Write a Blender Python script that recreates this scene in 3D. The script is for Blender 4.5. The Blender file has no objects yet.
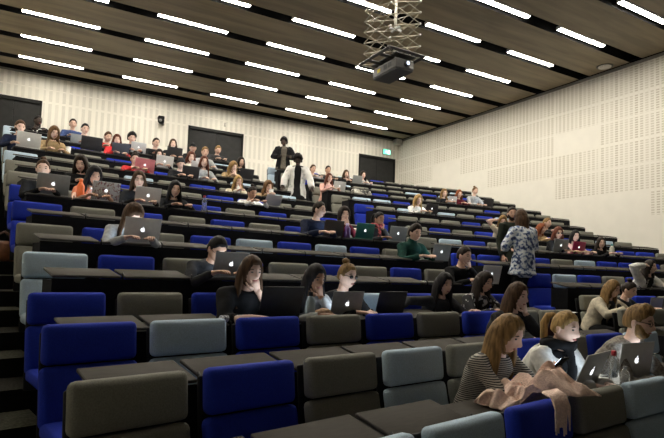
import bpy, bmesh, math, random
from mathutils import Vector, Matrix, noise
random.seed(7)
S = bpy.context.scene
COL = S.collection
V = Vector
PI = math.pi
rad = math.radians

# ------------------------------------------------------------------ camera model (solved from the photo's vanishing points)
CF, CCY, CYAW, CPIT, CROL = 522.85, 238.38, rad(29.257), rad(3.667), rad(1.925)
CAMZ = 1.6
_F = V((math.sin(CYAW)*math.cos(CPIT), math.cos(CYAW)*math.cos(CPIT), math.sin(CPIT)))
_R0 = V((math.cos(CYAW), -math.sin(CYAW), 0)); _U0 = _R0.cross(_F)
_R = _R0*math.cos(CROL)+_U0*math.sin(CROL); _U = -_R0*math.sin(CROL)+_U0*math.cos(CROL)
CAM = V((0, 0, CAMZ))
def ray(x, y): return _F + _R*((x-332)/CF) + _U*((CCY-y)/CF)
cd = bpy.data.cameras.new('camera'); cam = bpy.data.objects.new('camera', cd); COL.objects.link(cam)
cd.sensor_width = 36; cd.lens = CF/664*36; cd.shift_y = (CCY-219)/664; cd.clip_start = .05
m = Matrix((( _R.x, _U.x, -_F.x, 0), (_R.y, _U.y, -_F.y, 0), (_R.z, _U.z, -_F.z, CAMZ), (0, 0, 0, 1)))
cam.matrix_world = m
S.camera = cam

# ------------------------------------------------------------------ the hall's plan: concentric rows
XC, YC, RB, RT = 5.9655, -24.3459, 27.2069, .8623
ZS = {-1: -.603, 0: -.459, 1: -.325, 2: -.202, 3: .083, 4: .368, 5: .660, 6: .941}
for k in range(7, 14): ZS[k] = .941+.293*(k-6)
THD = {-1: -12.52, 0: -12.36, 1: -12.16, 2: -11.96, 3: -11.74, 4: -11.57, 5: -11.40, 6: -11.24}
for k in range(7, 14): THD[k] = -11.24+.15*(k-6)
TH = {k: rad(v) for k, v in THD.items()}
SEAT_H = .95
def R(k): return RB+RT*k
def FZ(k): return ZS[k]+CAMZ-SEAT_H if k >= -1 else FLOOR0
FLOOR0 = -.603-.14+CAMZ-SEAT_H
PITCH = .58
XL, XR, YB, YF = -1.7, 13.6, 18.5, -7.0
ZC = 5.87+CAMZ
def TZ(k): return SEAT_H-{-1: .27, 0: .255, 1: .225, 2: .185, 3: .17}.get(k, .16)      # front edge of the writing surface above the tier floor
def pol(r, a, z=0.0): return V((XC+r*math.sin(a), YC+r*math.cos(a), z))
def aidx(k, i): return TH[k]+PITCH*i/R(k)
def oncyl(x, y, r):
    d = ray(x, y); ox, oy = -XC, -YC
    a = d.x*d.x+d.y*d.y; b = 2*(d.x*ox+d.y*oy); c = ox*ox+oy*oy-r*r
    t = (-b+math.sqrt(b*b-4*a*c))/(2*a); return CAM+d*t
def ang(p): return math.atan2(p.x-XC, p.y-YC)
def col_angle(x, r, z):      # angle on circle (r, z) whose projection falls on picture column x
    lo, hi = -.42, .42
    def px(a):
        p = pol(r, a, z)-CAM; c = p.dot(_F)
        return 332+CF*p.dot(_R)/c if c > .05 else -1e5
    for _ in range(50):
        mid = (lo+hi)/2
        if px(mid) < x: lo = mid
        else: hi = mid
    return lo
def project(p):
    p = p-CAM; c = p.dot(_F); return 332+CF*p.dot(_R)/c, CCY-CF*p.dot(_U)/c, c

# ------------------------------------------------------------------ materials
def nodes(name):
    mt = bpy.data.materials.new(name); mt.use_nodes = True
    nt = mt.node_tree; b = nt.nodes['Principled BSDF']; return mt, nt, b
_MC = {}
def mat(name, c, rough=.6, var=.15, scale=30., bump=0., metal=0., spec=.5, stretch=None, c2=None, coord='Object'):
    if name in _MC: return _MC[name]
    mt, nt, b = nodes(name); N = nt.nodes; L = nt.links
    tc = N.new('ShaderNodeTexCoord'); mp = N.new('ShaderNodeMapping'); L.new(tc.outputs[coord], mp.inputs[0])
    if stretch: mp.inputs['Scale'].default_value = stretch
    nz = N.new('ShaderNodeTexNoise'); nz.inputs['Scale'].default_value = scale; nz.inputs['Detail'].default_value = 4
    L.new(mp.outputs[0], nz.inputs['Vector'])
    mx = N.new('ShaderNodeMix'); mx.data_type = 'RGBA'
    a = c if c2 is None else c; bcol = tuple(min(1, x*(1+var)) for x in c) if c2 is None else c2
    if c2 is None: a = tuple(x*(1-var) for x in c)
    mx.inputs[6].default_value = (*a, 1); mx.inputs[7].default_value = (*bcol, 1)
    rp = N.new('ShaderNodeMapRange'); rp.inputs[1].default_value = .35; rp.inputs[2].default_value = .65
    L.new(nz.outputs[0], rp.inputs[0]); L.new(rp.outputs[0], mx.inputs[0]); L.new(mx.outputs[2], b.inputs['Base Color'])
    b.inputs['Roughness'].default_value = rough; b.inputs['Metallic'].default_value = metal
    b.inputs['Specular IOR Level'].default_value = spec
    if bump:
        bp = N.new('ShaderNodeBump'); bp.inputs['Strength'].default_value = bump; bp.inputs['Distance'].default_value = .01
        L.new(nz.outputs[0], bp.inputs['Height']); L.new(bp.outputs[0], b.inputs['Normal'])
    _MC[name] = mt; return mt
def emit(name, c, s):
    if name in _MC: return _MC[name]
    mt, nt, b = nodes(name); b.inputs['Base Color'].default_value = (*[x*.5 for x in c], 1)
    b.inputs['Emission Color'].default_value = (*c, 1); b.inputs['Emission Strength'].default_value = s
    _MC[name] = mt; return mt
def stripes(name, c1, c2, freq, axis, width=.5, wob=0.):
    mt, nt, b = nodes(name); N = nt.nodes; L = nt.links
    tc = N.new('ShaderNodeTexCoord'); w = N.new('ShaderNodeTexWave'); w.wave_type = 'BANDS'; w.bands_direction = axis
    w.inputs['Scale'].default_value = freq; w.inputs['Distortion'].default_value = wob; w.inputs['Detail Scale'].default_value = 2
    L.new(tc.outputs['Object'], w.inputs[0])
    r = N.new('ShaderNodeValToRGB'); r.color_ramp.interpolation = 'CONSTANT'
    r.color_ramp.elements[0].color = (*c1, 1); r.color_ramp.elements[1].color = (*c2, 1); r.color_ramp.elements[1].position = width
    L.new(w.outputs[0], r.inputs[0]); L.new(r.outputs[0], b.inputs['Base Color']); b.inputs['Roughness'].default_value = .85
    return mt
def splash(name, cols, scale, detail=2.):
    mt, nt, b = nodes(name); N = nt.nodes; L = nt.links
    tc = N.new('ShaderNodeTexCoord'); nz = N.new('ShaderNodeTexNoise'); nz.inputs['Scale'].default_value = scale; nz.inputs['Detail'].default_value = detail
    L.new(tc.outputs['Object'], nz.inputs['Vector'])
    r = N.new('ShaderNodeValToRGB'); cr = r.color_ramp
    while len(cr.elements) < len(cols): cr.elements.new(.5)
    for e, (p, c) in zip(cr.elements, cols): e.position = p; e.color = (*c, 1)
    L.new(nz.outputs[0], r.inputs[0]); L.new(r.outputs[0], b.inputs['Base Color']); b.inputs['Roughness'].default_value = .85
    return mt

def wall_perforated(name, base, dark, ax, pitch, duty, dash):
    """acoustic board: columns of punched slots; UV carries metres along the wall and up, second UV the place inside one board"""
    mt, nt, b = nodes(name); N = nt.nodes; L = nt.links
    def math_(op, a, bb=None, c=None):
        n = N.new('ShaderNodeMath'); n.operation = op
        for i, x in enumerate((a, bb, c)):
            if x is None: continue
            if isinstance(x, (int, float)): n.inputs[i].default_value = x
            else: L.new(x, n.inputs[i])
        return n.outputs[0]
    uv = N.new('ShaderNodeUVMap'); uv.uv_map = 'metres'; s = N.new('ShaderNodeSeparateXYZ'); L.new(uv.outputs[0], s.inputs[0])
    uq = N.new('ShaderNodeUVMap'); uq.uv_map = 'board'; q = N.new('ShaderNodeSeparateXYZ'); L.new(uq.outputs[0], q.inputs[0])
    col = math_('LESS_THAN', math_('FRACT', math_('DIVIDE', s.outputs[0], pitch)), duty)
    row = math_('LESS_THAN', math_('FRACT', math_('DIVIDE', s.outputs[1], dash)), .55)
    mv = math_('MULTIPLY', math_('GREATER_THAN', q.outputs[1], .05), math_('LESS_THAN', q.outputs[1], .95))
    mu = math_('MULTIPLY', math_('GREATER_THAN', q.outputs[0], .012), math_('LESS_THAN', q.outputs[0], .988))
    msk = math_('MULTIPLY', math_('MULTIPLY', col, row), math_('MULTIPLY', mv, mu))
    # each column is punched a little deeper or shallower than the next
    wn = N.new('ShaderNodeTexWhiteNoise'); wn.noise_dimensions = '1D'
    L.new(math_('FLOOR', math_('DIVIDE', s.outputs[0], pitch)), wn.inputs['W'])
    msk = math_('MULTIPLY', msk, math_('MULTIPLY_ADD', wn.outputs[0], .5, .55))
    mx = N.new('ShaderNodeMix'); mx.data_type = 'RGBA'; mx.inputs[6].default_value = (*base, 1); mx.inputs[7].default_value = (*dark, 1)
    L.new(msk, mx.inputs[0]); L.new(mx.outputs[2], b.inputs['Base Color']); b.inputs['Roughness'].default_value = .75
    b.inputs['Specular IOR Level'].default_value = .2
    return mt

WALLC = (.76, .73, .655)
M_WALL = mat('wall_board', WALLC, .75, .02, 3, spec=.2)
M_WALLP = wall_perforated('wall_board_perforated', WALLC, (.50, .455, .37), 'Y', .137, .60, .066)
M_WALLB = wall_perforated('wall_board_slotted', WALLC, (.50, .48, .42), 'X', .19, .5, .035)
M_CEIL = mat('ceiling_brown', (.235, .188, .118), .55, .22, 1.4, spec=.35, stretch=(.35, 3, 1))
M_BLACK = mat('black_recess', (.006, .006, .006), .8, .1, 10, spec=.1)
M_PANEL = mat('black_desk_panel', (.0065, .0065, .008), .75, .15, 20, spec=.12)
M_TOP = mat('desk_laminate', (.042, .036, .028), .62, .12, 14, spec=.06, stretch=(1, 6, 1))
M_EDGE = mat('desk_edge', (.05, .045, .04), .5, .1, 20)
M_CARPET = mat('carpet', (.03, .029, .025), .95, .35, 60, bump=.3, spec=.05)
M_TREAD = mat('tread_carpet', (.055, .055, .042), .95, .35, 60, bump=.3, spec=.05)
M_SHELL = mat('seat_shell_black', (.008, .008, .009), .6, .1, 20, spec=.2)
M_BLUE = mat('seat_fabric_blue', (.014, .034, .36), .85, .12, 160, bump=.15, spec=.2)
M_GREY = mat('seat_fabric_olive_grey', (.205, .202, .170), .85, .12, 160, bump=.15, spec=.2)
M_SILVER = mat('seat_fabric_silver', (.42, .53, .63), .85, .12, 160, bump=.15, spec=.2)
M_METAL = mat('brushed_metal', (.5, .5, .5), .35, .08, 40, metal=.9)
M_DMETAL = mat('dark_metal', (.10, .095, .085), .4, .15, 40, metal=.7)
M_DOOR = mat('door_dark', (.022, .022, .022), .6, .12, 6, spec=.25)
M_DOORF = mat('door_frame_dark', (.012, .012, .012), .6, .1, 6, spec=.25)
M_LAMP = emit('lamp_diffuser', (1, .935, .81), 46.)
M_HOUS = mat('lamp_housing', (.5, .5, .48), .5, .1, 20)
M_LAPSIL = mat('laptop_aluminium', (.60, .60, .59), .4, .04, 30, metal=.0)
M_LAPDK = mat('laptop_dark', (.022, .022, .026), .45, .1, 30)
M_KEYS = mat('keyboard_black', (.015, .015, .015), .6, .3, 200)
M_SCREEN = emit('screen_light', (.72, .86, 1.), 3.2)
M_LOGO = emit('lit_logo', (.95, .97, 1.), 1.1)
M_WHITE = mat('white_paper', (.8, .8, .78), .7, .04, 20)
M_EYE = mat('eye_dark', (.03, .022, .018), .3, .2, 60)
M_LIP = mat('lips', (.36, .12, .10), .5, .1, 60)

# ------------------------------------------------------------------ mesh helpers
class MB:
    def __init__(s): s.v = []; s.f = []; s.m = []; s.uv = []
    def add(s, vs, fs, mi=0):
        o = len(s.v); s.v += [V(x) for x in vs]
        for f in fs: s.f.append([o+i for i in f]); s.m.append(mi)
    def loft(s, rings, mi=0, close=True):
        n = len(rings[0]); o = len(s.v)
        for r in rings: s.v += [V(x) for x in r]
        for j in range(len(rings)-1):
            for i in range(n):
                a = o+j*n+i; b = o+j*n+(i+1) % n
                s.f.append([a, b, b+n, a+n]); s.m.append(mi)
        if close:
            s.f.append([o+i for i in range(n)][::-1]); s.m.append(mi)
            q = o+(len(rings)-1)*n; s.f.append([q+i for i in range(n)]); s.m.append(mi)
    def tube(s, pts, rs, n=8, mi=0, flat=1., ref=None):
        pts = [V(p) for p in pts]
        if not isinstance(rs, (list, tuple)): rs = [rs]*len(pts)
        rings = []; px = None
        for i, p in enumerate(pts):
            d = (pts[min(i+1, len(pts)-1)]-pts[max(i-1, 0)])
            d = d.normalized() if d.length > 1e-9 else V((0, 0, 1))
            if px is None:
                px = d.cross(ref if ref is not None else (V((0, 0, 1)) if abs(d.z) < .9 else V((1, 0, 0))))
            px = (px-d*px.dot(d)); px = px.normalized() if px.length > 1e-6 else d.orthogonal().normalized()
            py = d.cross(px)
            rings.append([p+px*rs[i]*math.cos(2*PI*t/n)+py*rs[i]*flat*math.sin(2*PI*t/n) for t in range(n)])
        s.loft(rings, mi)
    def box(s, c, h, M=None, mi=0):
        c = V(c); vs = [V((sx*h[0], sy*h[1], sz*h[2])) for sx in (-1, 1) for sy in (-1, 1) for sz in (-1, 1)]
        vs = [(M @ x if M else x)+c for x in vs]
        s.add(vs, [(0, 1, 3, 2), (4, 6, 7, 5), (0, 4, 5, 1), (2, 3, 7, 6), (0, 2, 6, 4), (1, 5, 7, 3)], mi)
    def ball(s, c, r, M=None, n=12, k=8, mi=0, fn=None):
        c = V(c); r = r if isinstance(r, (tuple, list)) else (r, r, r); rings = []
        for j in range(1, k):
            e = -PI/2+PI*j/k; rr = []
            for i in range(n):
                a = 2*PI*i/n; p = V((r[0]*math.cos(e)*math.cos(a), r[1]*math.cos(e)*math.sin(a), r[2]*math.sin(e)))
                if fn: p = fn(p)
                rr.append((M @ p if M else p)+c)
            rings.append(rr)
        s.loft(rings, mi)
    def mesh(s, name, smooth=True):
        me = bpy.data.meshes.new(name); me.from_pydata([tuple(x) for x in s.v], [], s.f)
        me.polygons.foreach_set('material_index', s.m)
        if smooth: me.polygons.foreach_set('use_smooth', [True]*len(me.polygons))
        bm = bmesh.new(); bm.from_mesh(me); bmesh.ops.recalc_face_normals(bm, faces=bm.faces); bm.to_mesh(me); bm.free()
        return me
def bevel_mesh(me, w, seg=2):
    bm = bmesh.new(); bm.from_mesh(me)
    bmesh.ops.bevel(bm, geom=[e for e in bm.edges if e.calc_face_angle(0) > .5], offset=w, segments=seg, profile=.5, affect='EDGES')
    bm.to_mesh(me); bm.free()
    for p in me.polygons: p.use_smooth = True
    return me
def obj(name, me, mats, parent=None, M=None):
    o = bpy.data.objects.new(name, me)
    if mats is not None:
        for x in (mats if isinstance(mats, (list, tuple)) else [mats]):
            if len(me.materials) < 8 and x.name not in [q.name for q in me.materials if q]: me.materials.append(x)
    COL.objects.link(o)
    if parent: o.parent = parent
    if M is not None: o.matrix_local = M
    return o
def thing(name, label, cat, M=None, group=None):
    o = bpy.data.objects.new(name, None); COL.objects.link(o); o.empty_display_size = .1
    if M is not None: o.matrix_world = M
    return tag(o, label, cat, group)
def tag(o, label, cat, group=None):
    o['label'] = label; o['category'] = cat
    if group: o['group'] = group
    return o
def struct(name, me, mats): o = obj(name, me, mats); o['kind'] = 'structure'; return o
def dup(root, M, label, group=None):
    r = root.copy(); COL.objects.link(r); r.matrix_world = M; r['label'] = label
    if group: r['group'] = group
    for ch in root.children:
        c = ch.copy(); COL.objects.link(c); c.parent = r
        for g in ch.children:
            d = g.copy(); COL.objects.link(d); d.parent = c
    return r
def frame(a, p):              # local x along the row (clockwise), y outward/back, z up
    return Matrix(((math.cos(a), math.sin(a), 0, p.x), (-math.sin(a), math.cos(a), 0, p.y), (0, 0, 1, p.z), (0, 0, 0, 1)))
_tmp = []
def remesh(me, vox, smooth=4):
    o = bpy.data.objects.new('tmp', me); COL.objects.link(o)
    md = o.modifiers.new('r', 'REMESH'); md.mode = 'VOXEL'; md.voxel_size = vox; md.use_smooth_shade = True
    if smooth:
        sm = o.modifiers.new('s', 'SMOOTH'); sm.factor = .5; sm.iterations = smooth
    dg = bpy.context.evaluated_depsgraph_get(); dg.update()
    out = bpy.data.meshes.new_from_object(o.evaluated_get(dg), depsgraph=dg)
    bpy.data.objects.remove(o); return out
def wrinkle(me, amp, sc, off=0.):
    bm = bmesh.new(); bm.from_mesh(me)
    for v in bm.verts:
        n = noise.noise((v.co*sc)+V((off, off*2, 0))); v.co += v.normal*amp*n
    bm.to_mesh(me); bm.free(); return me
ORD = ['', 'first', 'second', 'third', 'fourth', 'fifth', 'sixth', 'seventh', 'eighth', 'ninth', 'tenth', 'eleventh', 'twelfth', 'thirteenth', 'fourteenth', 'fifteenth']
def rown(k): return ORD[k+2]

# ------------------------------------------------------------------ room shell
def arc_clip(r, x): # angle where circle r meets plane X=x
    return math.asin(max(-1, min(1, (x-XC)/r)))
fl = MB()
def quad(mb, a, b, c, d, mi=0): mb.add([a, b, c, d], [(0, 1, 2, 3)], mi)
def sector(mb, r0, r1, z, a0f, a1f, zlow, mi=0, n=24):
    """tread from r0 to r1 at z plus the riser at r0 down to zlow"""
    for i in range(n):
        t0, t1 = i/n, (i+1)/n
        A = lambda r, t: a0f(r)+(a1f(r)-a0f(r))*t
        quad(mb, pol(r0, A(r0, t0), z), pol(r0, A(r0, t1), z), pol(r1, A(r1, t1), z), pol(r1, A(r1, t0), z), mi)
        quad(mb, pol(r0, A(r0, t0), zlow), pol(r0, A(r0, t1), zlow), pol(r0, A(r0, t1), z), pol(r0, A(r0, t0), z), 2)
FRONT = .64
KMAX = 13
STARTPX = {2: 584, 3: 530, 4: 454, 5: 416, 6: 408, 7: 377, 8: 356, 9: 333}
NLEFT = 9
def right_start(k):
    if k in STARTPX: return (col_angle(STARTPX[k], R(k), FZ(k)+SEAT_H)-TH[k])*R(k)/PITCH
    return 11.3 if k >= 10 else 10.45
RS = {k: right_start(k) for k in range(-1, KMAX+1)}
def nright(k):
    x0 = XC+R(k)*math.sin(aidx(k, RS[k])); return int((12.85-x0)/.572)
NR = {k: nright(k) for k in range(-1, KMAX+1)}
XLW = lambda r: arc_clip(r, XL)
XRW = lambda r: arc_clip(r, XR)
for k in range(-1, KMAX+1):
    zlow = FZ(k-1) if k > -1 else FLOOR0
    r0, r1 = R(k)-FRONT, (R(k+1)-FRONT if k < KMAX else R(k)+.30)
    sector(fl, r0, r1, FZ(k), XLW, XRW, zlow, 0, 30)
    if k > 2:          # half steps in the three aisles
        h = (FZ(k)-FZ(k-1))/2
        al = lambda r, k=k: aidx(k, -.04)
        for a0, a1 in ((XLW, al), (lambda r, k=k: aidx(k, NLEFT+.08), lambda r, k=k: aidx(k, RS[k]-.12)), (lambda r, k=k: aidx(k, RS[k]+NR[k]+.15), XRW)):
            sector(fl, r0-.42, r0, FZ(k-1)+h, a0, a1, FZ(k-1), 1, 6)
    else:
        pass
# landing behind the last row and the flat floor at the front
zl = FZ(KMAX)+.28; rl = R(KMAX)+.30
for i in range(30):
    t0, t1 = i/30, (i+1)/30
    A = lambda t: XLW(rl)+(XRW(rl)-XLW(rl))*t
    p0, p1 = pol(rl, A(t0), zl), pol(rl, A(t1), zl)
    quad(fl, p0, p1, V((p1.x, YB, zl)), V((p0.x, YB, zl)), 0)
    quad(fl, pol(rl, A(t0), FZ(KMAX)), pol(rl, A(t1), FZ(KMAX)), p1, p0, 2)
rf = R(-1)-FRONT
for i in range(30):
    t0, t1 = i/30, (i+1)/30
    A = lambda t: XLW(rf)+(XRW(rf)-XLW(rf))*t
    p0, p1 = pol(rf, A(t0), FLOOR0), pol(rf, A(t1), FLOOR0)
    quad(fl, V((p0.x, YF, FLOOR0)), V((p1.x, YF, FLOOR0)), p1, p0, 0)
struct('floor', fl.mesh('floor', False), [M_CARPET, M_TREAD, M_BLACK])

def wall_cells(name, cells, plane, mats):
    """cells: (u0,u1,z0,z1,mat); plane 'X' (right wall) or 'Y' (back wall)"""
    me = bpy.data.meshes.new(name); vs = []; fs = []; mi = []; uv1 = []; uv2 = []
    for u0, u1, z0, z1, mm in cells:
        o = len(vs)
        for u, z in ((u0, z0), (u1, z0), (u1, z1), (u0, z1)):
            vs.append((XR, u, z) if plane == 'X' else (u, YB, z)); uv1.append((u, z))
        uv2 += [(0, 0), (1, 0), (1, 1), (0, 1)]
        fs.append((o, o+1, o+2, o+3)); mi.append(mm)
    me.from_pydata(vs, [], fs); me.polygons.foreach_set('material_index', mi)
    for nm, u in (('metres', uv1), ('board', uv2)):
        l = me.uv_layers.new(name=nm)
        for i, x in enumerate(u): l.data[i].uv = x
    return struct(name, me, mats)
cz = CAMZ
zb = [FLOOR0, 1.69+cz, 2.37+cz, 3.08+cz, 3.75+cz, 4.40+cz, 5.0+cz, ZC]
ycuts = [YF, -2.43, -.99, .45, 1.89, 3.33, 4.77, 6.21, 7.65, 9.06, 10.48, 11.9, 13.3, 14.64, 16.2, YB]
cells = []
for j in range(len(zb)-1):
    for i in range(len(ycuts)-1):
        y0, y1 = ycuts[i], ycuts[i+1]; perf = j >= 2
        if j == 1 and y1 <= 7.66: perf = True
        if j == 2 and y0 > 10.4: perf = False
        if j == 4 and i == ycuts.index(9.06): perf = False
        if j == 4 and i == ycuts.index(14.64): perf = False
        if j == 3 and y0 > 13: perf = False
        cells.append((y0, y1, zb[j], zb[j+1], 1 if perf else 0))
wall_cells('wall_right', cells, 'X', [M_WALL, M_WALLP])
DOORS = [(-1.35-.75, -.17), (4.37, 6.42), (11.53, 13.40)]
dz1 = 5.02+cz
cells = []
xs = [XL, -.17, 4.37, 6.42, 11.53, 13.40, XR]
def split(a, b, n): return [(a+(b-a)*i/n, a+(b-a)*(i+1)/n) for i in range(n)]
for a, b in zip(xs[:-1], xs[1:]):
    isdoor = (a, b) in ((XL, -.17), (4.37, 6.42), (11.53, 13.40)); n = max(1, round((b-a)/1.44))
    for u0, u1 in split(a, b, n):
        cells.append((u0, u1, 5.40+cz, ZC, 1)); cells.append((u0, u1, dz1, 5.40+cz, 1))
        if not isdoor:
            cells.append((u0, u1, 4.1+cz, dz1, 1)); cells.append((u0, u1, zl, 4.1+cz, 1))
wall_cells('wall_back', cells, 'Y', [M_WALL, M_WALLB])
w = MB(); w.box((XL-.05, (YF+YB)/2, (FLOOR0+ZC)/2), (.05, (YB-YF)/2, (ZC-FLOOR0)/2)); struct('wall_left', w.mesh('wl', False), M_WALL)
w = MB(); w.box(((XL+XR)/2, YF-.05, (FLOOR0+ZC)/2), ((XR-XL)/2, .05, (ZC-FLOOR0)/2)); struct('wall_front', w.mesh('wf', False), mat('front_wall_grey', (.30, .29, .27), .8))
# doors
for n, (a, b) in enumerate([(XL+.02, -.17), (4.37, 6.42), (11.53, 13.40)], 1):
    d = MB(); mid = (a+b)/2
    for u0, u1 in ((a+.06, mid-.006), (mid+.006, b-.06)): d.box(((u0+u1)/2, YB+.06, (zl+dz1-.1)/2), ((u1-u0)/2, .025, (dz1-.1-zl)/2))
    dr = struct('door_%d' % n, d.mesh('door', False), M_DOOR)
    f = MB()
    f.box((a+.03, YB+.03, (zl+dz1)/2), (.03, .06, (dz1-zl)/2)); f.box((b-.03, YB+.03, (zl+dz1)/2), (.03, .06, (dz1-zl)/2)); f.box((mid, YB+.03, dz1-.05), ((b-a)/2, .06, .05))
    obj('door_frame', f.mesh('df', False), M_DOORF, dr)
    hd = MB()
    for sx in (-.07, .07): hd.tube([(mid+sx, YB+.03, zl+1.0), (mid+sx, YB-.03, zl+1.0), (mid+sx*2.4, YB-.03, zl+1.0)], .012)
    obj('door_handle', hd.mesh('dh'), M_METAL, dr)
# backing behind doors so that nothing shows through
w = MB(); w.box(((XL+XR)/2, YB+.16, (zl+ZC)/2), ((XR-XL)/2, .03, (ZC-zl)/2)); struct('trim_4', w.mesh('wb', False), M_BLACK)

# ceiling: brown boards between dark lamp slots
SLOTY = [17.33, 15.69, 14.10, 12.53, 10.96, 9.45, 7.94, 6.45, 4.9, 3.35, 1.8, .25, -1.3, -2.85, -4.4]
SW = .165
c = MB(); edges = sorted([YB-.42]+[y+s*SW for y in SLOTY for s in (-1, 1)]+[YF])
for y0, y1 in zip(edges[0::2], edges[1::2]):
    quad(c, V((XL, y0, ZC)), V((XR-.10, y0, ZC)), V((XR-.10, y1, ZC)), V((XL, y1, ZC)), 0)
ylist = [(y-SW, y+SW) for y in SLOTY]+[(YB-.42, YB)]
for y0, y1 in ylist:
    zt = ZC+.26
    quad(c, V((XL, y0, zt)), V((XR, y0, zt)), V((XR, y1, zt)), V((XL, y1, zt)), 1)
    quad(c, V((XL, y0, ZC)), V((XR, y0, ZC)), V((XR, y0, zt)), V((XL, y0, zt)), 1)
    quad(c, V((XL, y1, ZC)), V((XR, y1, ZC)), V((XR, y1, zt)), V((XL, y1, zt)), 1)
quad(c, V((XR-.10, YF, ZC+.05)), V((XR, YF, ZC+.05)), V((XR, YB, ZC+.05)), V((XR-.10, YB, ZC+.05)), 1)
struct('ceiling', c.mesh('ceiling', False), [M_CEIL, M_BLACK])
t = MB(); t.box((XR-.02, (YF+YB)/2, ZC-.035), (.018, (YB-YF)/2, .035)); struct('trim_1', t.mesh('t', False), mat('trim_grey', (.22, .21, .19), .6))
t = MB(); t.box(((XL+XR)/2, YB-.012, ZC-.03), ((XR-XL)/2, .011, .03)); struct('trim_2', t.mesh('t', False), mat('trim_grey', (.22, .21, .19), .6))

# lamps
hb = MB(); hb.box((0, 0, .045), (.84, .08, .04)); hme = hb.mesh('lamp_housing', False)
db = MB(); db.box((0, 0, 0), (.838, .052, .008)); dme = bevel_mesh(db.mesh('lamp_diffuser', False), .004)
lamp0 = None
for j, y in enumerate(SLOTY[:9]):
    for i in range(5):
        x = -.67+2.77*i+.84
        if j == 0 or True: x += [-.15, -.06, 0, .03, .05, .10, .12, .14, .14, .14][j]*(1-i/4)
        lab = 'lit white ceiling strip lamp, %s from left in %s lamp row from back wall' % (ORD[i+1], ORD[j+1])
        M = Matrix.Translation((x, y, ZC+.035))
        if lamp0 is None:
            lamp0 = thing('ceiling_light', lab, 'light', M, 'ceiling strip lamps')
            obj('housing', hme, M_HOUS, lamp0); obj('diffuser', dme, M_LAMP, lamp0)
        else: dup(lamp0, M, lab)

# ------------------------------------------------------------------ seats
def pad(w, d, h, bev, puff=.012):
    me = bpy.data.meshes.new('pad'); bm = bmesh.new(); bmesh.ops.create_cube(bm, size=1)
    for v in bm.verts: v.co = V((v.co.x*w, v.co.y*d, v.co.z*h))
    bmesh.ops.bevel(bm, geom=bm.edges[:], offset=bev, segments=3, profile=.5, affect='EDGES')
    bmesh.ops.subdivide_edges(bm, edges=[e for e in bm.edges if e.calc_length() > .1], cuts=3, use_grid_fill=True)
    for v in bm.verts:
        u, q = 2*v.co.x/w, 2*v.co.z/h
        if v.co.y < 0: v.co.y -= puff*max(0, 1-u*u)*max(0, 1-q*q)
    bm.to_mesh(me); bm.free()
    for p in me.polygons: p.use_smooth = True
    return me
def xf(me, M): me.transform(M); return me
UP = xf(pad(.49, .085, .212, .030), Matrix.Translation((0, .045, .843)) @ Matrix.Rotation(rad(-7), 4, 'X'))
LO = xf(pad(.505, .085, .31, .030), Matrix.Translation((0, -.003, .577)) @ Matrix.Rotation(rad(-13), 4, 'X'))
CU = xf(pad(.50, .40, .085, .03, 0), Matrix.Translation((0, -.225, .425)))
sh = MB(); sh.box((0, .105, .60), (.235, .012, .30), Matrix.Rotation(rad(-8), 3, 'X')); SHM = bevel_mesh(sh.mesh('shell', False), .01)
lg = MB(); lg.box((0, -.10, .195), (.045, .09, .195)); lg.box((0, -.12, .012), (.16, .15, .012)); LGM = bevel_mesh(lg.mesh('leg', False), .006)
PROTO = {}
SEATMAP = {-1: {3: 'b', 4: 'g', 5: 's'}, 0: 'gbgsgbgbsg', 1: 'bsbgbgbgg', 2: 'bgbgbsbgb', 3: 'sbgbgbgbg', 4: 'gbgbsbsbg', 5: 'bgbgbgbbs',
           6: 'bgbgbgbgb', 7: 'ggbggbbgg', 8: 'gggsgbggs', 9: 'sgggbggsg', 10: 'gggbsgggg'}
SEATMAPR = {1: 'ggbgb', 2: 'ggbgs', 3: 'bsbgbgb', 4: 'bbgbgsbb', 5: 'gsbgbgbbgb', 6: 'gbgbgsb', 7: 'bgggbgb', 8: 'bgsgsgb', 9: 'gssbgg'}
SM = {'b': (M_BLUE, 'royal-blue'), 'g': (M_GREY, 'olive-grey'), 's': (M_SILVER, 'silver-grey')}
UPs = {}; LOs = {}; CUs = {}
for q in 'bgs':
    UPs[q] = UP.copy(); LOs[q] = LO.copy(); CUs[q] = CU.copy()
NSEAT = 0
def place_seat(k, i, q, label, grp):
    global NSEAT
    a = aidx(k, i)+.245/R(k); p = pol(R(k), a, FZ(k))
    x, y, c = project(p+V((0, 0, SEAT_H)))
    if c < .3 or x < -75 or x > 664+70 or y > 470: return
    NSEAT += 1
    M = frame(a, p)
    if q not in PROTO:
        t = thing('lecture_chair', label, 'seat', M, grp)
        obj('upper_back_pad', UPs[q], SM[q][0], t); obj('lower_back_pad', LOs[q], SM[q][0], t); obj('seat_cushion', CUs[q], SM[q][0], t)
        obj('back_shell', SHM, M_SHELL, t); obj('pedestal_leg', LGM, M_SHELL, t); PROTO[q] = t
    else: dup(PROTO[q], M, label, grp)
rs = random.Random(3)
OCC = {k: set() for k in range(-1, 14)}; OCCR = {k: set() for k in range(-1, 14)}   # flat desktops
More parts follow.
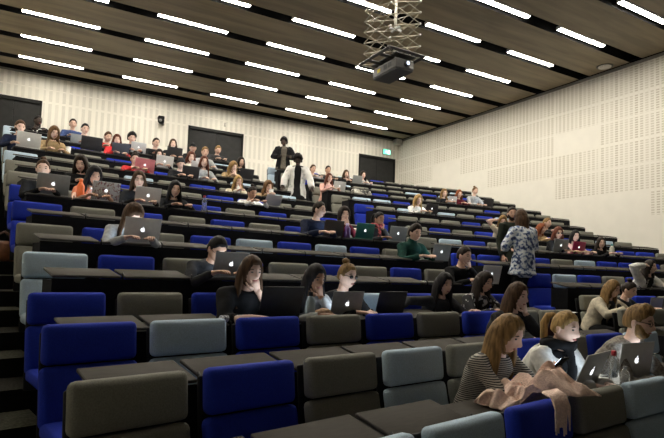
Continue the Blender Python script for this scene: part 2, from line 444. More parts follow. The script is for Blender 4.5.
for k in range(-1, KMAX+1):
    for i in range(NLEFT):
        mp_ = SEATMAP.get(k); q = None
        if isinstance(mp_, dict): q = mp_.get(i)
        elif mp_ and i < len(mp_): q = mp_[i]
        q = q or rs.choice('ggbgs')
        place_seat(k, i, q, '%s chair, %s from the left aisle in %s row from front' % (SM[q][1]+(' empty' if 0 else ''), ORD[i+1], rown(k)), 'seats of the left block')
    for i in range(NR[k]):
        mp_ = SEATMAPR.get(k); q = mp_[i] if mp_ and i < len(mp_) else rs.choice('bgbgs' if k < 7 else 'gggsggb')
        place_seat(k, RS[k]+i, q, '%s chair, %s right of central aisle in %s row from front' % (SM[q][1]+(' empty' if 0 else ''), ORD[i+1], rown(k)), 'seats of the right block')

exec_people = []
def mark(k, a):              # a person or laptop uses the desktop there: it lies flat
    i = (a-TH[k])*R(k)/PITCH
    if i < NLEFT+.3: OCC[k].add(max(0, min(NLEFT-1, int(math.floor(i)))))
    else: OCCR[k].add(max(0, min(NR[k]-1, int(math.floor(i-RS[k])))))
# ------------------------------------------------------------------ people
SKIN = {'l': (.70, .46, .35), 't': (.54, .32, .22), 'm': (.30, .155, .09), 'd': (.045, .026, .018)}
HAIR = {'black': (.010, .008, .008), 'dark': (.022, .014, .010), 'brown': (.065, .034, .017), 'lbrown': (.14, .075, .032), 'blond': (.36, .23, .09),
        'dblond': (.22, .13, .05), 'red': (.20, .055, .018), 'auburn': (.10, .028, .014)}
def skin(c): return mat('skin_'+c, SKIN[c], .5, .06, 40, bump=.03, spec=.4)
def hairm(c): return mat('hair_'+c, HAIR[c], .6, .45, 60, bump=.25, spec=.16, stretch=(1, 1, .12))
CLOTH = {'black': (.010, .010, .011), 'charcoal': (.035, .035, .038), 'navy': (.012, .016, .035), 'white': (.72, .70, .66), 'cream': (.62, .55, .42), 'tan': (.36, .25, .13),
         'red': (.50, .03, .03), 'pink': (.62, .36, .30), 'green': (.010, .045, .035), 'olive': (.022, .026, .018), 'grey': (.16, .16, .165), 'blue': (.05, .08, .2),
         'coral': (.62, .20, .10), 'lgrey': (.38, .39, .40), 'wine': (.10, .012, .02), 'denim': (.03, .045, .09), 'taupe': (.12, .105, .085)}
def cloth(c):
    if c == 'stripe': return _MC.setdefault('stripe', stripes('striped_knit', (.018, .016, .016), (.40, .37, .32), 26, 'Z', .5, .8))
    if c == 'tunic': return _MC.setdefault('tunic', splash('tie_dye_tunic', [(.36, (.02, .03, .09)), (.45, (.09, .14, .30)), (.52, (.55, .60, .66)), (.62, (.72, .74, .74))], 21))
    if c == 'plaid': return _MC.setdefault('plaid', splash('dark_pattern_dress', [(.5, (.012, .011, .013)), (.57, (.012, .011, .013)), (.60, (.42, .40, .40)), (.66, (.5, .48, .48))], 16))
    if c == 'shirt': return _MC.setdefault('shirt', splash('grey_brown_check', [(.35, (.10, .085, .07)), (.5, (.19, .165, .14)), (.65, (.27, .245, .21))], 55, 3))
    if c == 'scarfred': return _MC.setdefault('scarfred', splash('red_scarf', [(.40, (.05, .01, .012)), (.5, (.32, .03, .03)), (.62, (.45, .2, .18))], 22))
    if c == 'jacketw': return _MC.setdefault('jacketw', splash('white_grey_jacket', [(.30, (.40, .40, .39)), (.42, (.72, .71, .68)), (.66, (.80, .78, .75))], 8))
    return mat('cloth_'+c, CLOTH[c], .9, .18, 24, bump=.25, spec=.15)

HA, HB_, HC = .073, .092, .113
def headpt(az, el):
    p = V((HA*math.cos(el)*math.sin(az), HB_*math.cos(el)*math.cos(az), HC*math.sin(el)))
    g = math.exp
    if p.z < 0:
        t = -p.z/HC; p.x *= 1-.30*t*t
        if p.y < 0: p.y *= 1-.40*t
    if abs(az) < PI/2:
        p.y += .012*g(-((p.z+.085)/.022)**2)*g(-(p.x/.03)**2)              # chin
        p.y += .026*g(-(p.x/.013)**2)*g(-((p.z+.020)/.017)**2)             # nose tip
        p.y += .011*g(-(p.x/.010)**2)*g(-((p.z-.004)/.018)**2)             # nose bridge
        for s in (-1, 1):
            p.y -= .008*g(-((p.x-s*.031)/.017)**2-((p.z-.014)/.013)**2)    # sockets
            p.y += .003*g(-((p.x-s*.035)/.02)**2-((p.z+.025)/.018)**2)     # cheekbones
        p.y += .004*g(-((p.z-.036)/.010)**2)*g(-(p.x/.05)**2)              # brow
        p.y += .005*g(-((p.z+.053)/.010)**2)*g(-(p.x/.02)**2)              # lips
    return p
def surf_y(x, z):
    best = None
    for i in range(41):
        az = -1.2+2.4*i/40
        for j in range(41):
            p = headpt(az, -1.2+2.0*j/40); d = (p.x-x)**2+(p.z-z)**2
            if best is None or d < best[0]: best = (d, p.y)
    return best[1]
def head_mb():
    b = MB(); n, k = 36, 28; rings = []
    for j in range(1, k):
        e = -PI/2+PI*j/k; rings.append([headpt(-PI+2*PI*i/n, e) for i in range(n)])
    b.loft(rings)
    for s in (-1, 1): b.ball((s*.073, -.006, -.006), (.009, .019, .032), Matrix.Rotation(s*-.25, 3, 'Z'), 10, 8)
    return b
HEAD = head_mb()
EY = surf_y(.031, .014); BY = surf_y(.031, .038); LY = surf_y(0, -.053)
def share(fn, name):
    b = MB(); fn(b); return b.mesh(name)
EYE = share(lambda b: b.ball((0, 0, 0), (.0125, .006, .0062), None, 10, 6), 'eye')
BROW = share(lambda b: b.tube([(-.018, -.004, -.002), (-.006, .002, .003), (.008, .002, .003), (.02, -.008, -.003)], [.0015, .0035, .0035, .0015], 6), 'eyebrow')
LIPS = share(lambda b: b.ball((0, 0, 0), (.023, .008, .0075), None, 12, 6), 'mouth')
def glasses_mesh():
    b = MB()
    for s in (-1, 1):
        b.tube([(s*.032+.022*math.cos(t), BY+.012, .012+.017*math.sin(t)) for t in [2*PI*i/12 for i in range(13)]], .0026, 5)
        b.tube([(s*.054, BY+.010, .016), (s*.074, BY-.03, .016), (s*.077, -.01, .010)], .0024, 5)
    b.tube([(-.011, BY+.014, .016), (.011, BY+.014, .016)], .0025, 5)
    return b.mesh('spectacles')
GLS = glasses_mesh()
def shades_mesh():
    b = MB()
    for s in (-1, 1):
        b.ball((s*.031, BY+.008, .010), (.026, .006, .018), None, 12, 6)
        b.tube([(s*.054, BY+.006, .016), (s*.074, BY-.03, .016), (s*.077, -.01, .010)], .0028, 5)
    return b.mesh('shades')
SHD = shades_mesh()

def hair_mesh(style, seed):
    rr = random.Random(seed); b = MB(); n, k = 40, 26
    long_ = style in ('long', 'longwavy', 'mid', 'halfup')
    vol = {'curly': .030, 'afro': .038, 'short': .010, 'swept': .016, 'long': .015, 'longwavy': .025, 'mid': .018, 'pony': .008, 'bun': .009, 'halfup': .012, 'crop': .006, 'cap': .010, 'beanie': .014, 'hood': .03}[style]
    def zmin(az):
        a = abs(az)*180/PI
        top = .060 if style not in ('cap', 'beanie') else .045
        if style == 'hood': return .03 if a < 60 else -.2
        if a < 32: return top
        if a < 72: return top+(a-32)/40*((.012 if not long_ else -.10)-top)
        if long_: return -.2
        if style in ('pony', 'bun'): return -.01 if a < 105 else -.055
        if a < 108: return .008 if style in ('crop', 'cap') else .0
        return -.06
    rings = []
    for j in range(1, k):
        e = -PI/2+PI*j/k; r_ = []
        for i in range(n):
            az = -PI+2*PI*i/n; p = headpt(az, e); zm = zmin(az)
            base = V((HA*math.cos(e)*math.sin(az), HB_*math.cos(e)*math.cos(az), HC*math.sin(e)))
            if abs(az) < 1.9: base = p if base.length < p.length else base
            tt = max(0, min(1, (p.z-zm)/.022))
            d = base.normalized(); nn = noise.noise(d*6+V((seed, 0, 0)))+(noise.noise(d*14+V((seed, 3, 0))) if style in ('curly', 'afro', 'longwavy') else .3*noise.noise(d*14))
            amp = .012 if style in ('curly', 'afro') else .005
            topv = 1+.35*max(0, d.z)
            q = base+d*(vol*topv+amp*nn)
            if style == 'swept' and d.y > 0 and d.z > .3: q += V((0, .006, .012))
            r_.append(p*.86*(1-tt)+q*tt)
        rings.append(r_)
    b.loft(rings)
    if long_:
        L = {'long': .30, 'longwavy': .29, 'mid': .16, 'halfup': .26}[style]; rings = []
        m_ = 22
        for j in range(11):
            t = j/10; z = .045-(L+.045)*t; A = rad(118-14*t); wv = (.010*math.sin(t*9+seed) if style == 'longwavy' else .003*math.sin(t*7+seed))
            ro = .086+.026*math.sin(min(1, t*1.6)*PI/2)+.016*t+wv; th = .036*(1-.4*t)
            yb = -.012-.012*t
            out = []
            for s_, r0 in ((1, ro), (-1, ro-th)):
                for i in range(m_):
                    u = i/(m_-1); u = u if s_ == 1 else 1-u
                    a = PI-A+2*A*u; rj = r0+.004*noise.noise(V((a*4, t*2, seed)))*(1 if s_ == 1 else 0)
                    zz = z+(.035*noise.noise(V((a*3, seed, 1))) if j == 10 else 0)
                    out.append(V((rj*math.sin(a)*.95, yb+rj*math.cos(a)*1.08, zz)))
            rings.append(out)
        b.loft(rings)
    if style in ('pony', 'halfup'):
        o = V((0, -.098, .055)) if style == 'pony' else V((0, -.1, .03))
        b.tube([o+V((0, .02, 0)), o+V((0, -.012, .008)), o+V((0, -.045, -.01)), o+V((.004, -.060, -.07)), o+V((.006, -.055, -.15)), o+V((.004, -.045, -.22)), o+V((0, -.035, -.26))],
               [.014, .017, .024, .029, .026, .018, .004], 10)
    if style == 'bun':
        b.ball((0, -.045, .128), (.036, .038, .030), None, 14, 10, 0, lambda p: p*(1+.12*noise.noise(p*60)))
    if style == 'cap':
        b.tube([(0, .06, .06), (0, .10, .058), (0, .15, .048)], [.06, .062, .045], 12, 0, .12, V((0, 0, 1)))
    return b.mesh('hair')

def ik(a, c, l1, l2, pole):
    d = c-a; L = d.length; mx = (l1+l2)*.985
    if L > mx: c = a+d*(mx/L); d = c-a; L = mx
    x = (l1*l1-l2*l2+L*L)/(2*L); h = math.sqrt(max(0, l1*l1-x*x)); u = d/L
    p = pole-u*pole.dot(u); p = p.normalized() if p.length > 1e-5 else u.orthogonal().normalized()
    return a+u*x+p*h, c
def hand_mb(b, w, d, n, side, curl, s=1.):
    """palm and five fingers from wrist w pointing d, palm facing n; thumb towards side vector"""
    d = d.normalized(); n = (n-d*n.dot(d)).normalized(); x = side-d*side.dot(d)-n*side.dot(n); x = x.normalized() if x.length > 1e-5 else d.cross(n)
    sec = lambda c, hw, ht: [c+x*hw*math.cos(2*PI*i/10)+n*ht*math.sin(2*PI*i/10) for i in range(10)]
    b.loft([sec(w-d*.02*s, .024*s, .018*s), sec(w+d*.02*s, .033*s, .016*s), sec(w+d*.06*s, .041*s, .014*s), sec(w+d*.088*s, .040*s, .011*s)])
    for i, (o, L) in enumerate(((.030, .072), (.010, .082), (-.010, .076), (-.029, .060))):
        p = w+d*.082*s+x*o*s; pts = [p]; ang_ = curl*.35
        for L3 in (.45, .32, .23):
            dd = d*math.cos(ang_)+n*math.sin(ang_); p = p+dd*L*L3*s; pts.append(p); ang_ += curl*.75
        b.tube(pts, [.0095*s, .009*s, .008*s, .006*s], 7)
    p = w+d*.025*s+x*.028*s; q = p+(x*.8+d*.6+n*.25).normalized()*.042*s; r_ = q+(d*.95+n*.35*curl+x*.15).normalized()*.032*s
    b.tube([p, q, r_, r_+(d+n*.5*curl).normalized()*.016*s], [.013*s, .011*s, .009*s, .006*s], 7)

def ring(c, x, y, rx, ry, n=20): return [c+x*rx*math.cos(2*PI*i/n)+y*ry*math.sin(2*PI*i/n)*(1 if math.sin(2*PI*i/n) > 0 else .92) for i in range(n)]
NP = 0
def person(label, H, floorz, a, hip_back, hair='short', hc='dark', sk='l', top='black', sleeve='long', yaw=0., pitch=12., roll=0., L='desk', Rr='desk', deskz=None, deskr=None,
           sex='f', stand=False, glasses=None, puff=0., low='black', near=False, hem=None, group=None, scarf=None, hat=None, neck=None, seed=None, jacket=None, beard=False, print_=None):
    """H head centre (world); a row angle of the person; hip_back metres behind the head for the pelvis"""
    global NP; NP += 1; sd = seed if seed is not None else NP
    f = V((-math.sin(a), -math.cos(a), 0)); r = V((f.y, -f.x, 0)); up = V((0, 0, 1))   # r: the person's right hand side
    g = .93 if sex == 'f' else 1.0
    hipz = floorz+(.90*g if stand else .50)
    hip = V((H.x, H.y, 0))-f*hip_back; hip.z = hipz
    yw = rad(yaw); fh = (f*math.cos(yw)+r*math.sin(yw)); rh = V((fh.y, -fh.x, 0))
    pt = rad(pitch); fh2 = fh*math.cos(pt)-up*math.sin(pt); uh = up*math.cos(pt)+fh*math.sin(pt)
    if roll: rl = rad(roll); rh, uh = rh*math.cos(rl)+uh*math.sin(rl), uh*math.cos(rl)-rh*math.sin(rl)
    HM = Matrix(((rh.x, fh2.x, uh.x, H.x), (rh.y, fh2.y, uh.y, H.y), (rh.z, fh2.z, uh.z, H.z), (0, 0, 0, 1)))
    HM3 = HM.to_3x3(); hs = .96 if sex == 'f' else 1.02
    nb = H-uh*.075-fh2*.028-up*.070                                  # base of the neck
    # spine
    sp = [hip.lerp(nb, t)-f*(.045*math.sin(t*PI)) for t in (0, .2, .42, .66, .86, .955, 1)]
    ax = (nb-hip).normalized(); fy = (f-ax*f.dot(ax)).normalized()
    sw = .185*g; base = M0 = Matrix.Translation((hip.x, hip.y, floorz)); inv = base.inverted()
    def torso(b, o):
        W = [(.165, .125), (.165, .125), (.135*g, .105), (.160*g, .118), (.178*g, .112), (.125*g, .085), (.062, .062)]
        rs_ = [ring(sp[0]-ax*.10, r, fy, .12+o, .10+o)]+[ring(c, r, fy, w_+o, d_+o) for c, (w_, d_) in zip(sp, W)]
        b.loft(rs_)
    sh = {s: sp[4].lerp(sp[5], .35)+r*s*(sw-.01) for s in (-1, 1)}
    arms = {}
    dz = deskz if deskz is not None else H.z-.25
    for s, mode in ((-1, L), (1, Rr)):
        S_ = sh[s]; l1, l2 = .285*g, .255*g; pole = r*s*.8-up*.7-f*.3; n_ = -up; curl = .6; hd_ = None
        if mode == 'desk': T = S_+f*.36+r*(-s*.05); T.z = dz+.035; hd_ = f-r*s*.25-up*.05
        elif mode == 'keys': T = S_+f*.34-r*s*.10; T.z = dz+.045; hd_ = f-r*s*.25-up*.15
        elif mode == 'chin': T = H+HM3 @ V((s*.035, .085, -.125)); pole = r*s*.5-up*1.0+f*.5; hd_ = (uh*.8+fh2*.1-rh*s*.3); n_ = -fh2; curl = .9
        elif mode == 'cheek': T = H+HM3 @ V((s*.075, .045, -.125)); pole = r*s*.6-up*1.0+f*.5; hd_ = (uh+fh2*.1); n_ = -rh*s; curl = .7
        elif mode == 'phone': T = H+f*.26-up*.215+r*s*.03; pole = r*s*.6-up*.9; hd_ = f*.6+up*.5-r*s*.3; n_ = -f*.5+up*.4; curl = 1.0
        elif mode == 'out': T = S_+f*.10+r*s*.47; T.z = dz+.05; pole = -f*.4+up*.3; hd_ = r*s+f*.2
        elif mode == 'side': T = S_-up*.52+f*.06+r*s*.05; pole = -f*1.0+r*s*.2; hd_ = -up+f*.1; n_ = -r*s; curl = .5
        elif mode == 'bent': T = S_-up*.28+f*.26-r*s*.02; pole = -f*.6+r*s*.7-up*.3; hd_ = f-r*s*.5; n_ = up; curl = 1.0
        elif mode == 'lean': T = V(S_)+f*.20+r*s*.02; T.z = dz+.04; pole = r*s*1.-f*.2; hd_ = f-up*.1; curl = .2
        elif mode == 'up': T = H+HM3 @ V((s*.11, -.02, .02)); pole = r*s*1.0+up*.1-f*.2; hd_ = (uh*.5-rh*s*.8); n_ = -rh*s; curl = .6
        elif isinstance(mode, (tuple, list)): T = S_+r*mode[0]+f*mode[1]+up*mode[2]; hd_ = f-up*.1
        E_, W_ = ik(S_, T, l1, l2, pole); arms[s] = (S_, E_, W_, hd_ or (W_-E_), n_, curl)
    fa = fy
    kn = {}; 
    for s in (-1, 1):
        hj = hip+r*s*.09
        if stand: k_ = hip+r*s*.09+f*.03-up*.42*g; an = V((hj.x, hj.y, floorz+.08))+r*s*.02-f*.02
        else: k_ = hip+r*s*.11+f*.42+up*.01; an = k_-f*.03; an.z = floorz+.08
        kn[s] = (hj, k_, an)
    def legs(b, o, foot=True):
        for s in (-1, 1):
            hj, k_, an = kn[s]
            b.tube([hj, hj.lerp(k_, .5), k_, k_.lerp(an, .35), an], [.085+o, .075+o, .055+o, .055+o, .036+o], 10)
            if foot: b.tube([an-f*.05-up*.035, an+f*.05-up*.04, an+f*.15-up*.055], [.036, .038, .026], 8)
    nv = .017 if near else .024
    b = MB(); torso(b, -.012); legs(b, -.006)
    for s in (-1, 1):
        S_, E_, W_, *_q = arms[s]; b.tube([S_-r*s*.05, S_, S_.lerp(E_, .5), E_, E_.lerp(W_, .35), W_], [.05, .048, .041, .036, .036, .026], 10)
    b.tube([sp[5], nb, H-uh*.06-fh2*.015], [.06, .052*g, .050*g], 12)
    body = remesh(b.mesh('body'), nv, 2)
    x = MB(); x.v = [V(v.co) for v in body.vertices]; x.f = [list(p.vertices) for p in body.polygons]; x.m = [0]*len(x.f)
    x.add([H+HM3 @ (v*hs) for v in HEAD.v], HEAD.f)
    for s in (-1, 1):
        S_, E_, W_, hd_, n_, curl = arms[s]; fd = (W_-E_).normalized(); hand_mb(x, W_, (fd*.5+hd_.normalized()*.8), n_, -r*s+up*.2, curl, g)
    bm_ = x.mesh('body'); bm_.transform(inv)
    t = thing('person', label, 'person', base, group)
    obj('body', bm_, skin(sk), t)
    hl = inv @ HM @ Matrix.Scale(hs, 4)
    # clothes
    b = MB(); torso(b, .004+puff)
    for s in (-1, 1):
        S_, E_, W_, *_q = arms[s]
        pts = [S_-r*s*.06, S_, S_.lerp(E_, .5), E_, E_.lerp(W_, .4), E_.lerp(W_, .93)]; rr_ = [.062, .060, .052, .047, .044, .036]
        if sleeve == 'short': pts = pts[:3]; rr_ = rr_[:3]
        elif sleeve == 'elbow': pts = pts[:5]; rr_ = rr_[:5]
        b.tube(pts, [q+puff for q in rr_], 10)
    if hem:   # tunic, coat or dress reaching below the hips
        q0 = sp[0]; b.loft([ring(sp[1], r, f, .16+puff, .125+puff), ring(q0, r, f, .185+puff, .145+puff), ring(q0-up*hem, r, f, .215+puff, .165+puff)])
    if neck: b.tube([sp[5], nb+up*.02, nb+up*.055+fh*.01], [.075, .064, .060], 12)
    tm = remesh(b.mesh('top'), nv, 3); wrinkle(tm, .009 if near else .006, 11, sd); tm.transform(inv)
    obj('top', tm, cloth(top), t)
    if jacket:
        b = MB(); pf = puff+.022; W = [(.165, .125), (.140*g, .108), (.160*g, .118), (.178*g, .112), (.128*g, .088)]; rgs = []
        cs = [sp[0]-up*(hem or .02), sp[1], sp[2], sp[3], sp[4], sp[5]]; W = [(.175, .14)]+W
        for c_, (w_, d_) in zip(cs, W):
            o_ = []
            for q_, inn in ((1, 0), (-1, .016)):
                for i in range(19):
                    u = i/18 if q_ == 1 else 1-i/18; t_ = PI/2+rad(21)+(2*PI-2*rad(21))*u
                    o_.append(c_+r*(w_+pf-inn)*math.cos(t_)+fy*(d_+pf-inn)*math.sin(t_))
            rgs.append(o_)
        b.loft(rgs)
        for s in (-1, 1):
            S_, E_, W_, *_q = arms[s]; b.tube([S_-r*s*.05, S_, S_.lerp(E_, .5), E_, E_.lerp(W_, .4), E_.lerp(W_, .93)], [.075+puff, .074+puff, .066+puff, .060+puff, .056+puff, .047+puff], 10)
        jm = remesh(b.mesh('jacket'), .015, 2); wrinkle(jm, .009, 10, sd+5); jm.transform(inv); obj('jacket', jm, cloth(jacket), t)
    b = MB(); b.loft([ring(sp[0]-ax*.12, r, fy, .12, .11), ring(sp[0], r, fy, .168, .13), ring(sp[1].lerp(sp[0], .5), r, fy, .160, .125)]); legs(b, .010, False)
    lm = remesh(b.mesh('legs'), .024, 2); lm.transform(inv); obj('trousers', lm, cloth(low), t)
    for s in (-1, 1):
        hj, k_, an = kn[s]; b = MB(); b.tube([an-f*.07-up*.04, an-f*.02-up*.035, an+f*.08-up*.042, an+f*.17-up*.055, an+f*.19-up*.06], [.034, .046, .046, .034, .015], 10)
        sm_ = b.mesh('shoe'); sm_.transform(inv); obj('shoe', sm_, mat('shoe_black', (.012, .012, .012), .5), t)
    # head details
    for s in (-1, 1):
        obj('eye', EYE, M_EYE, t, hl @ Matrix.Translation((s*.031, EY+.0005, .013)))
        o = obj('eyebrow', BROW, None, t, hl @ Matrix.Translation((s*.031, BY+.001, .034)) @ Matrix.Scale(s, 4, (1, 0, 0)))
        if not BROW.materials: BROW.materials.append(hairm('dark'))
    obj('mouth', LIPS, M_LIP, t, hl @ Matrix.Translation((0, LY-.001, -.053)))
    if glasses: obj('spectacles', SHD if glasses == 'shades' else GLS, mat('glasses_black', (.01, .01, .012), .2, .1, 20), t, hl)
    if beard:
        b = MB(); rings = []
        for j in range(1, 26):
            e = -PI/2+PI*j/26; r_ = []
            for i in range(40):
                az = -PI+2*PI*i/40; p = headpt(az, e); aa = abs(az)*180/PI; lim = -.045 if aa > 22 or p.z < -.064 else (-.030 if aa < 0 else -.066)
                lim = lim+(.050*min(1, max(0, (aa-35)/30)))
                tt = max(0, min(1, (lim-p.z)/.012))*max(0, min(1, (95-aa)/12))
                r_.append(p*.85*(1-tt)+p*(1+.09*tt)*tt)
            rings.append(r_)
        b.loft(rings); bm2 = b.mesh('beard'); bm2.transform(hl); obj('beard', bm2, hairm(hc), t)
    if hair:
        hm_ = hair_mesh(hair, sd); g_ = rad(pitch*.2); fg = fh*math.cos(g_)-up*math.sin(g_); ug = up*math.cos(g_)+fh*math.sin(g_); rg = V((fh.y, -fh.x, 0))
        HG = inv @ Matrix(((rg.x, fg.x, ug.x, H.x), (rg.y, fg.y, ug.y, H.y), (rg.z, fg.z, ug.z, H.z), (0, 0, 0, 1))) @ Matrix.Scale(hs, 4)
        for vv in hm_.vertices:
            ww = max(0, min(1, (-vv.co.z+.01)/.11)); vv.co = (hl @ vv.co)*(1-ww)+(HG @ vv.co)*ww
        if hat: obj('hat', hm_, cloth(hat), t)
        else: obj('hair', hm_, hairm(hc), t)
    if scarf:
        b = MB(); c0 = nb+up*.015
        for q in range(2): b.tube([c0+(rh*math.cos(t_)*(.085+.01*q)+fh*math.sin(t_)*(.085+.01*q))+up*(.012*math.sin(3*t_+q)+.02*q) for t_ in [2*PI*i/16 for i in range(17)]], .030, 8)
        b.tube([c0+fh*.09+r*.03, c0+fh*.12+r*.04-up*.12, c0+fh*.11+r*.04-up*.26], [.035, .042, .040], 8, 0, .5)
        me = remesh(b.mesh('scarf'), .014, 3); wrinkle(me, .006, 18, sd); me.transform(inv); obj('scarf', me, cloth(scarf), t)
    if print_:
        tx = bpy.data.curves.new('print', 'FONT'); tx.body = print_; tx.size = .20; tx.align_x = 'CENTER'; tx.extrude = .012; to = bpy.data.objects.new('tmp_t', tx); COL.objects.link(to)
        dg = bpy.context.evaluated_depsgraph_get(); tm2 = bpy.data.meshes.new_from_object(to.evaluated_get(dg)); bpy.data.objects.remove(to)
        n_ = (fy+up*.1).normalized(); x_ = -r; u_ = n_.cross(x_); c_ = sp[3]+fy*(.128+puff)
        tm2.transform(inv @ Matrix(((x_.x, u_.x, n_.x, c_.x), (x_.y, u_.y, n_.y, c_.y), (x_.z, u_.z, n_.z, c_.z), (0, 0, 0, 1)))); obj('chest_print', tm2, M_WHITE, t)
    return t, dict(H=H, HM=HM, arms=arms, f=f, r=r, sp=sp, hip=hip)

def sit(label, px, py, k, hd=.34, hb=None, back=.16, **kw):
    """person seated in row k with the head centre at picture point (px, py)"""
    H = oncyl(px, py, R(k)-hd); a = ang(H)
    mark(k, a)
    rk = R(k)-back; hip_back = max(.02, hd-back) if hb is None else hb
    return person(label, H, FZ(k), a, hip_back, deskz=FZ(k)+TZ(k)+.015, **kw)

# ---- laptops
def apple(b, s, y):
    o = []
    for i in range(28):
        t = 2*PI*i/28; rr = 1-.10*math.cos(2*t)*1.0-.13*max(0, math.cos(t-PI/2))**14-.06*max(0, math.cos(t+PI/2))**14
        x, z = rr*math.cos(t)*1.22, rr*math.sin(t)*.92
        if x > 0: 
            d = math.hypot(x-1.18, z-.12)
            if d < .55: x = 1.18-math.sqrt(max(0, .55**2-(z-.12)**2))
        o.append((x*s, z*s))
    b.add([(x, y, z) for x, z in o]+[(x, y-.0012, z) for x, z in o], [list(range(28)), list(range(55, 27, -1))]+[(i, (i+1) % 28, 28+(i+1) % 28, 28+i) for i in range(28)])
    lf = [(.02, 1.12), (.20, 1.22), (.36, 1.46), (.36, 1.62), (.16, 1.52), (.03, 1.32)]
    b.add([(x*s, y, z*s) for x, z in lf]+[(x*s, y-.0012, z*s) for x, z in lf], [list(range(6)), list(range(11, 5, -1))]+[(i, (i+1) % 6, 6+(i+1) % 6, 6+i) for i in range(6)])
def rbox(hx, hy, hz, bev):
    b = MB(); b.box((0, 0, 0), (hx, hy, hz)); return bevel_mesh(b.mesh('b', False), bev, 2)
LW, LD = .165, .113
LAP = {}
def lap_parts(colm, logo, open_):
    key = (colm.name, logo, open_)
    if key in LAP: return LAP[key]
    bs = rbox(LW, LD, .0075, .004); bs.transform(Matrix.Translation((0, LD, .0078)))
    kb = rbox(LW*.86, LD*.42, .001, .0005); kb.transform(Matrix.Translation((0, LD*.72, .0158)))
    LM = Matrix.Translation((0, .004, .016)) @ Matrix.Rotation(rad(open_-90), 4, 'X') 
    ld = rbox(LW, .0035, LD, .003); ld.transform(LM @ Matrix.Translation((0, 0, LD)))
    sc = rbox(LW*.93, .0008, LD*.88, .0004); sc.transform(LM @ Matrix.Translation((0, .0042, LD*1.02)))
    lo = None
    if logo:
        b = MB(); apple(b, .0185, -.0037); lo = b.mesh('logo', False); lo.transform(LM @ Matrix.Translation((0, 0, LD*1.02)))
    LAP[key] = (bs, kb, ld, sc, lo); return LAP[key]
def laptop(label, px, k, colm=None, logo=True, open_=101, dr=.575, turn=0., scale=1., lidm=None, dz=0., da=0.):
    """open laptop standing on the desk of row k, hinge line centred on picture column px; its lid back faces the front"""
    colm = colm or M_LAPSIL; z = FZ(k)+TZ(k)+.001+dz; r_ = R(k)-dr; a = col_angle(px, r_, z)
    mark(k, a)
    M = frame(a, pol(r_, a, z)) @ Matrix.Rotation(rad(turn), 4, 'Z') @ Matrix.Scale(scale, 4)
    bs, kb, ld, sc, lo = lap_parts(lidm or colm, logo, open_)
    t = thing('laptop', label, 'laptop', M, 'laptops on the desks')
    obj('base', bs, colm, t); obj('keyboard', kb, M_KEYS, t); l = obj('lid', ld, lidm or colm, t); obj('screen', sc, M_SCREEN, t)
    if lo: obj('lid_logo', lo, M_LOGO, t)
    return t
# ---- the audience, front row first
_t, STRIPED = sit('person in black-and-white striped sweater looking down at phone, long brown hair, second row', 507, 334, 0, hd=.40, hair='long', hc='dblond', top='stripe', yaw=-8, pitch=26, L='phone', Rr='phone', near=True, seed=3, low='denim')
sit('person with blond ponytail, black collar and white jacket, typing on laptop in second row', 565, 328, 0, hd=.40, hair='pony', hc='blond', top='black', jacket='white', yaw=0, pitch=14, L='keys', Rr='keys', near=True, seed=5, scarf='black')
sit('bearded person with glasses and checked shirt typing beside red-capped bottle', 639, 322, 0, hd=.52, hair='swept', hc='dblond', top='shirt', yaw=-6, pitch=14, L='keys', Rr='keys', near=True, sex='m', glasses=True, seed=8, beard=True)
sit('person with long brown hair resting chin on hand, behind striped sweater person', 517, 296, 1, hd=.42, hair='long', hc='brown', top='charcoal', yaw=-6, pitch=12, L='chin', Rr='desk', near=True, seed=11)
sit('person in black with long brown hair, chin in hand behind dark laptop and blue chair', 251, 271, 2, hd=.42, hair='long', hc='brown', top='black', yaw=0, pitch=16, L='chin', Rr='desk', near=True, seed=13, sleeve='elbow', puff=.018)
sit('person with long black hair, hand on mouth, beside grey metal bottle', 315, 278, 2, hd=.42, hair='long', hc='black', sk='m', top='lgrey', yaw=-4, pitch=20, L='chin', Rr='desk', near=True, seed=15)
sit('person with blond bun, dark glasses and black top behind silver laptop', 347, 276, 2, hd=.40, hair='bun', hc='dblond', top='black', yaw=-8, pitch=12, L='keys', Rr='keys', near=True, glasses='shades', seed=17)
sit('person with long black hair in charcoal hoodie stretching one arm along desk', 444, 284, 2, hd=.36, hair='long', hc='black', sk='t', top='charcoal', yaw=5, pitch=16, Rr='out', L='desk', near=True, seed=19)
sit('person with long dark hair in black dress with white pattern, head bowed', 484, 282, 2, hd=.36, hair='long', hc='dark', sk='t', top='plaid', yaw=-6, pitch=20, near=True, seed=21)
sit('person with short dark hair in black sweater, chin on fist, fourth row', 464, 256, 3, hd=.40, hair='short', hc='dark', top='black', yaw=-10, pitch=12, L='chin', sex='m', near=True, seed=23)
sit('person with long blond hair in white denim jacket leaning forward', 612, 289, 2, hd=.42, hair='long', hc='dblond', top='charcoal', jacket='cream', yaw=-8, pitch=18, near=True, seed=25)
sit('person with tied dark hair reading, beside blond person in white denim jacket', 629, 290, 2, hd=.42, hair='bun', hc='dark', top='black', yaw=-8, pitch=24, near=True, seed=27)
sit('person with dark hair and white jacket, hand at hair, near right edge', 650, 267, 3, hd=.40, hair='long', hc='dark', top='black', jacket='white', yaw=-10, pitch=5, L='desk', Rr='up', near=True, seed=29)
sit('person with short black hair and spectacles bent low over grey laptop', 217, 249, 3, hd=.48, hair='short', hc='black', sk='t', top='charcoal', yaw=-5, pitch=38, sex='m', near=True, glasses=True, seed=31)
sit('person in pale grey sweater with brown hair, head lowered behind silver laptop', 133, 215, 4, hd=.46, hair='longwavy', hc='brown', top='lgrey', yaw=-5, pitch=50, near=True, seed=33)
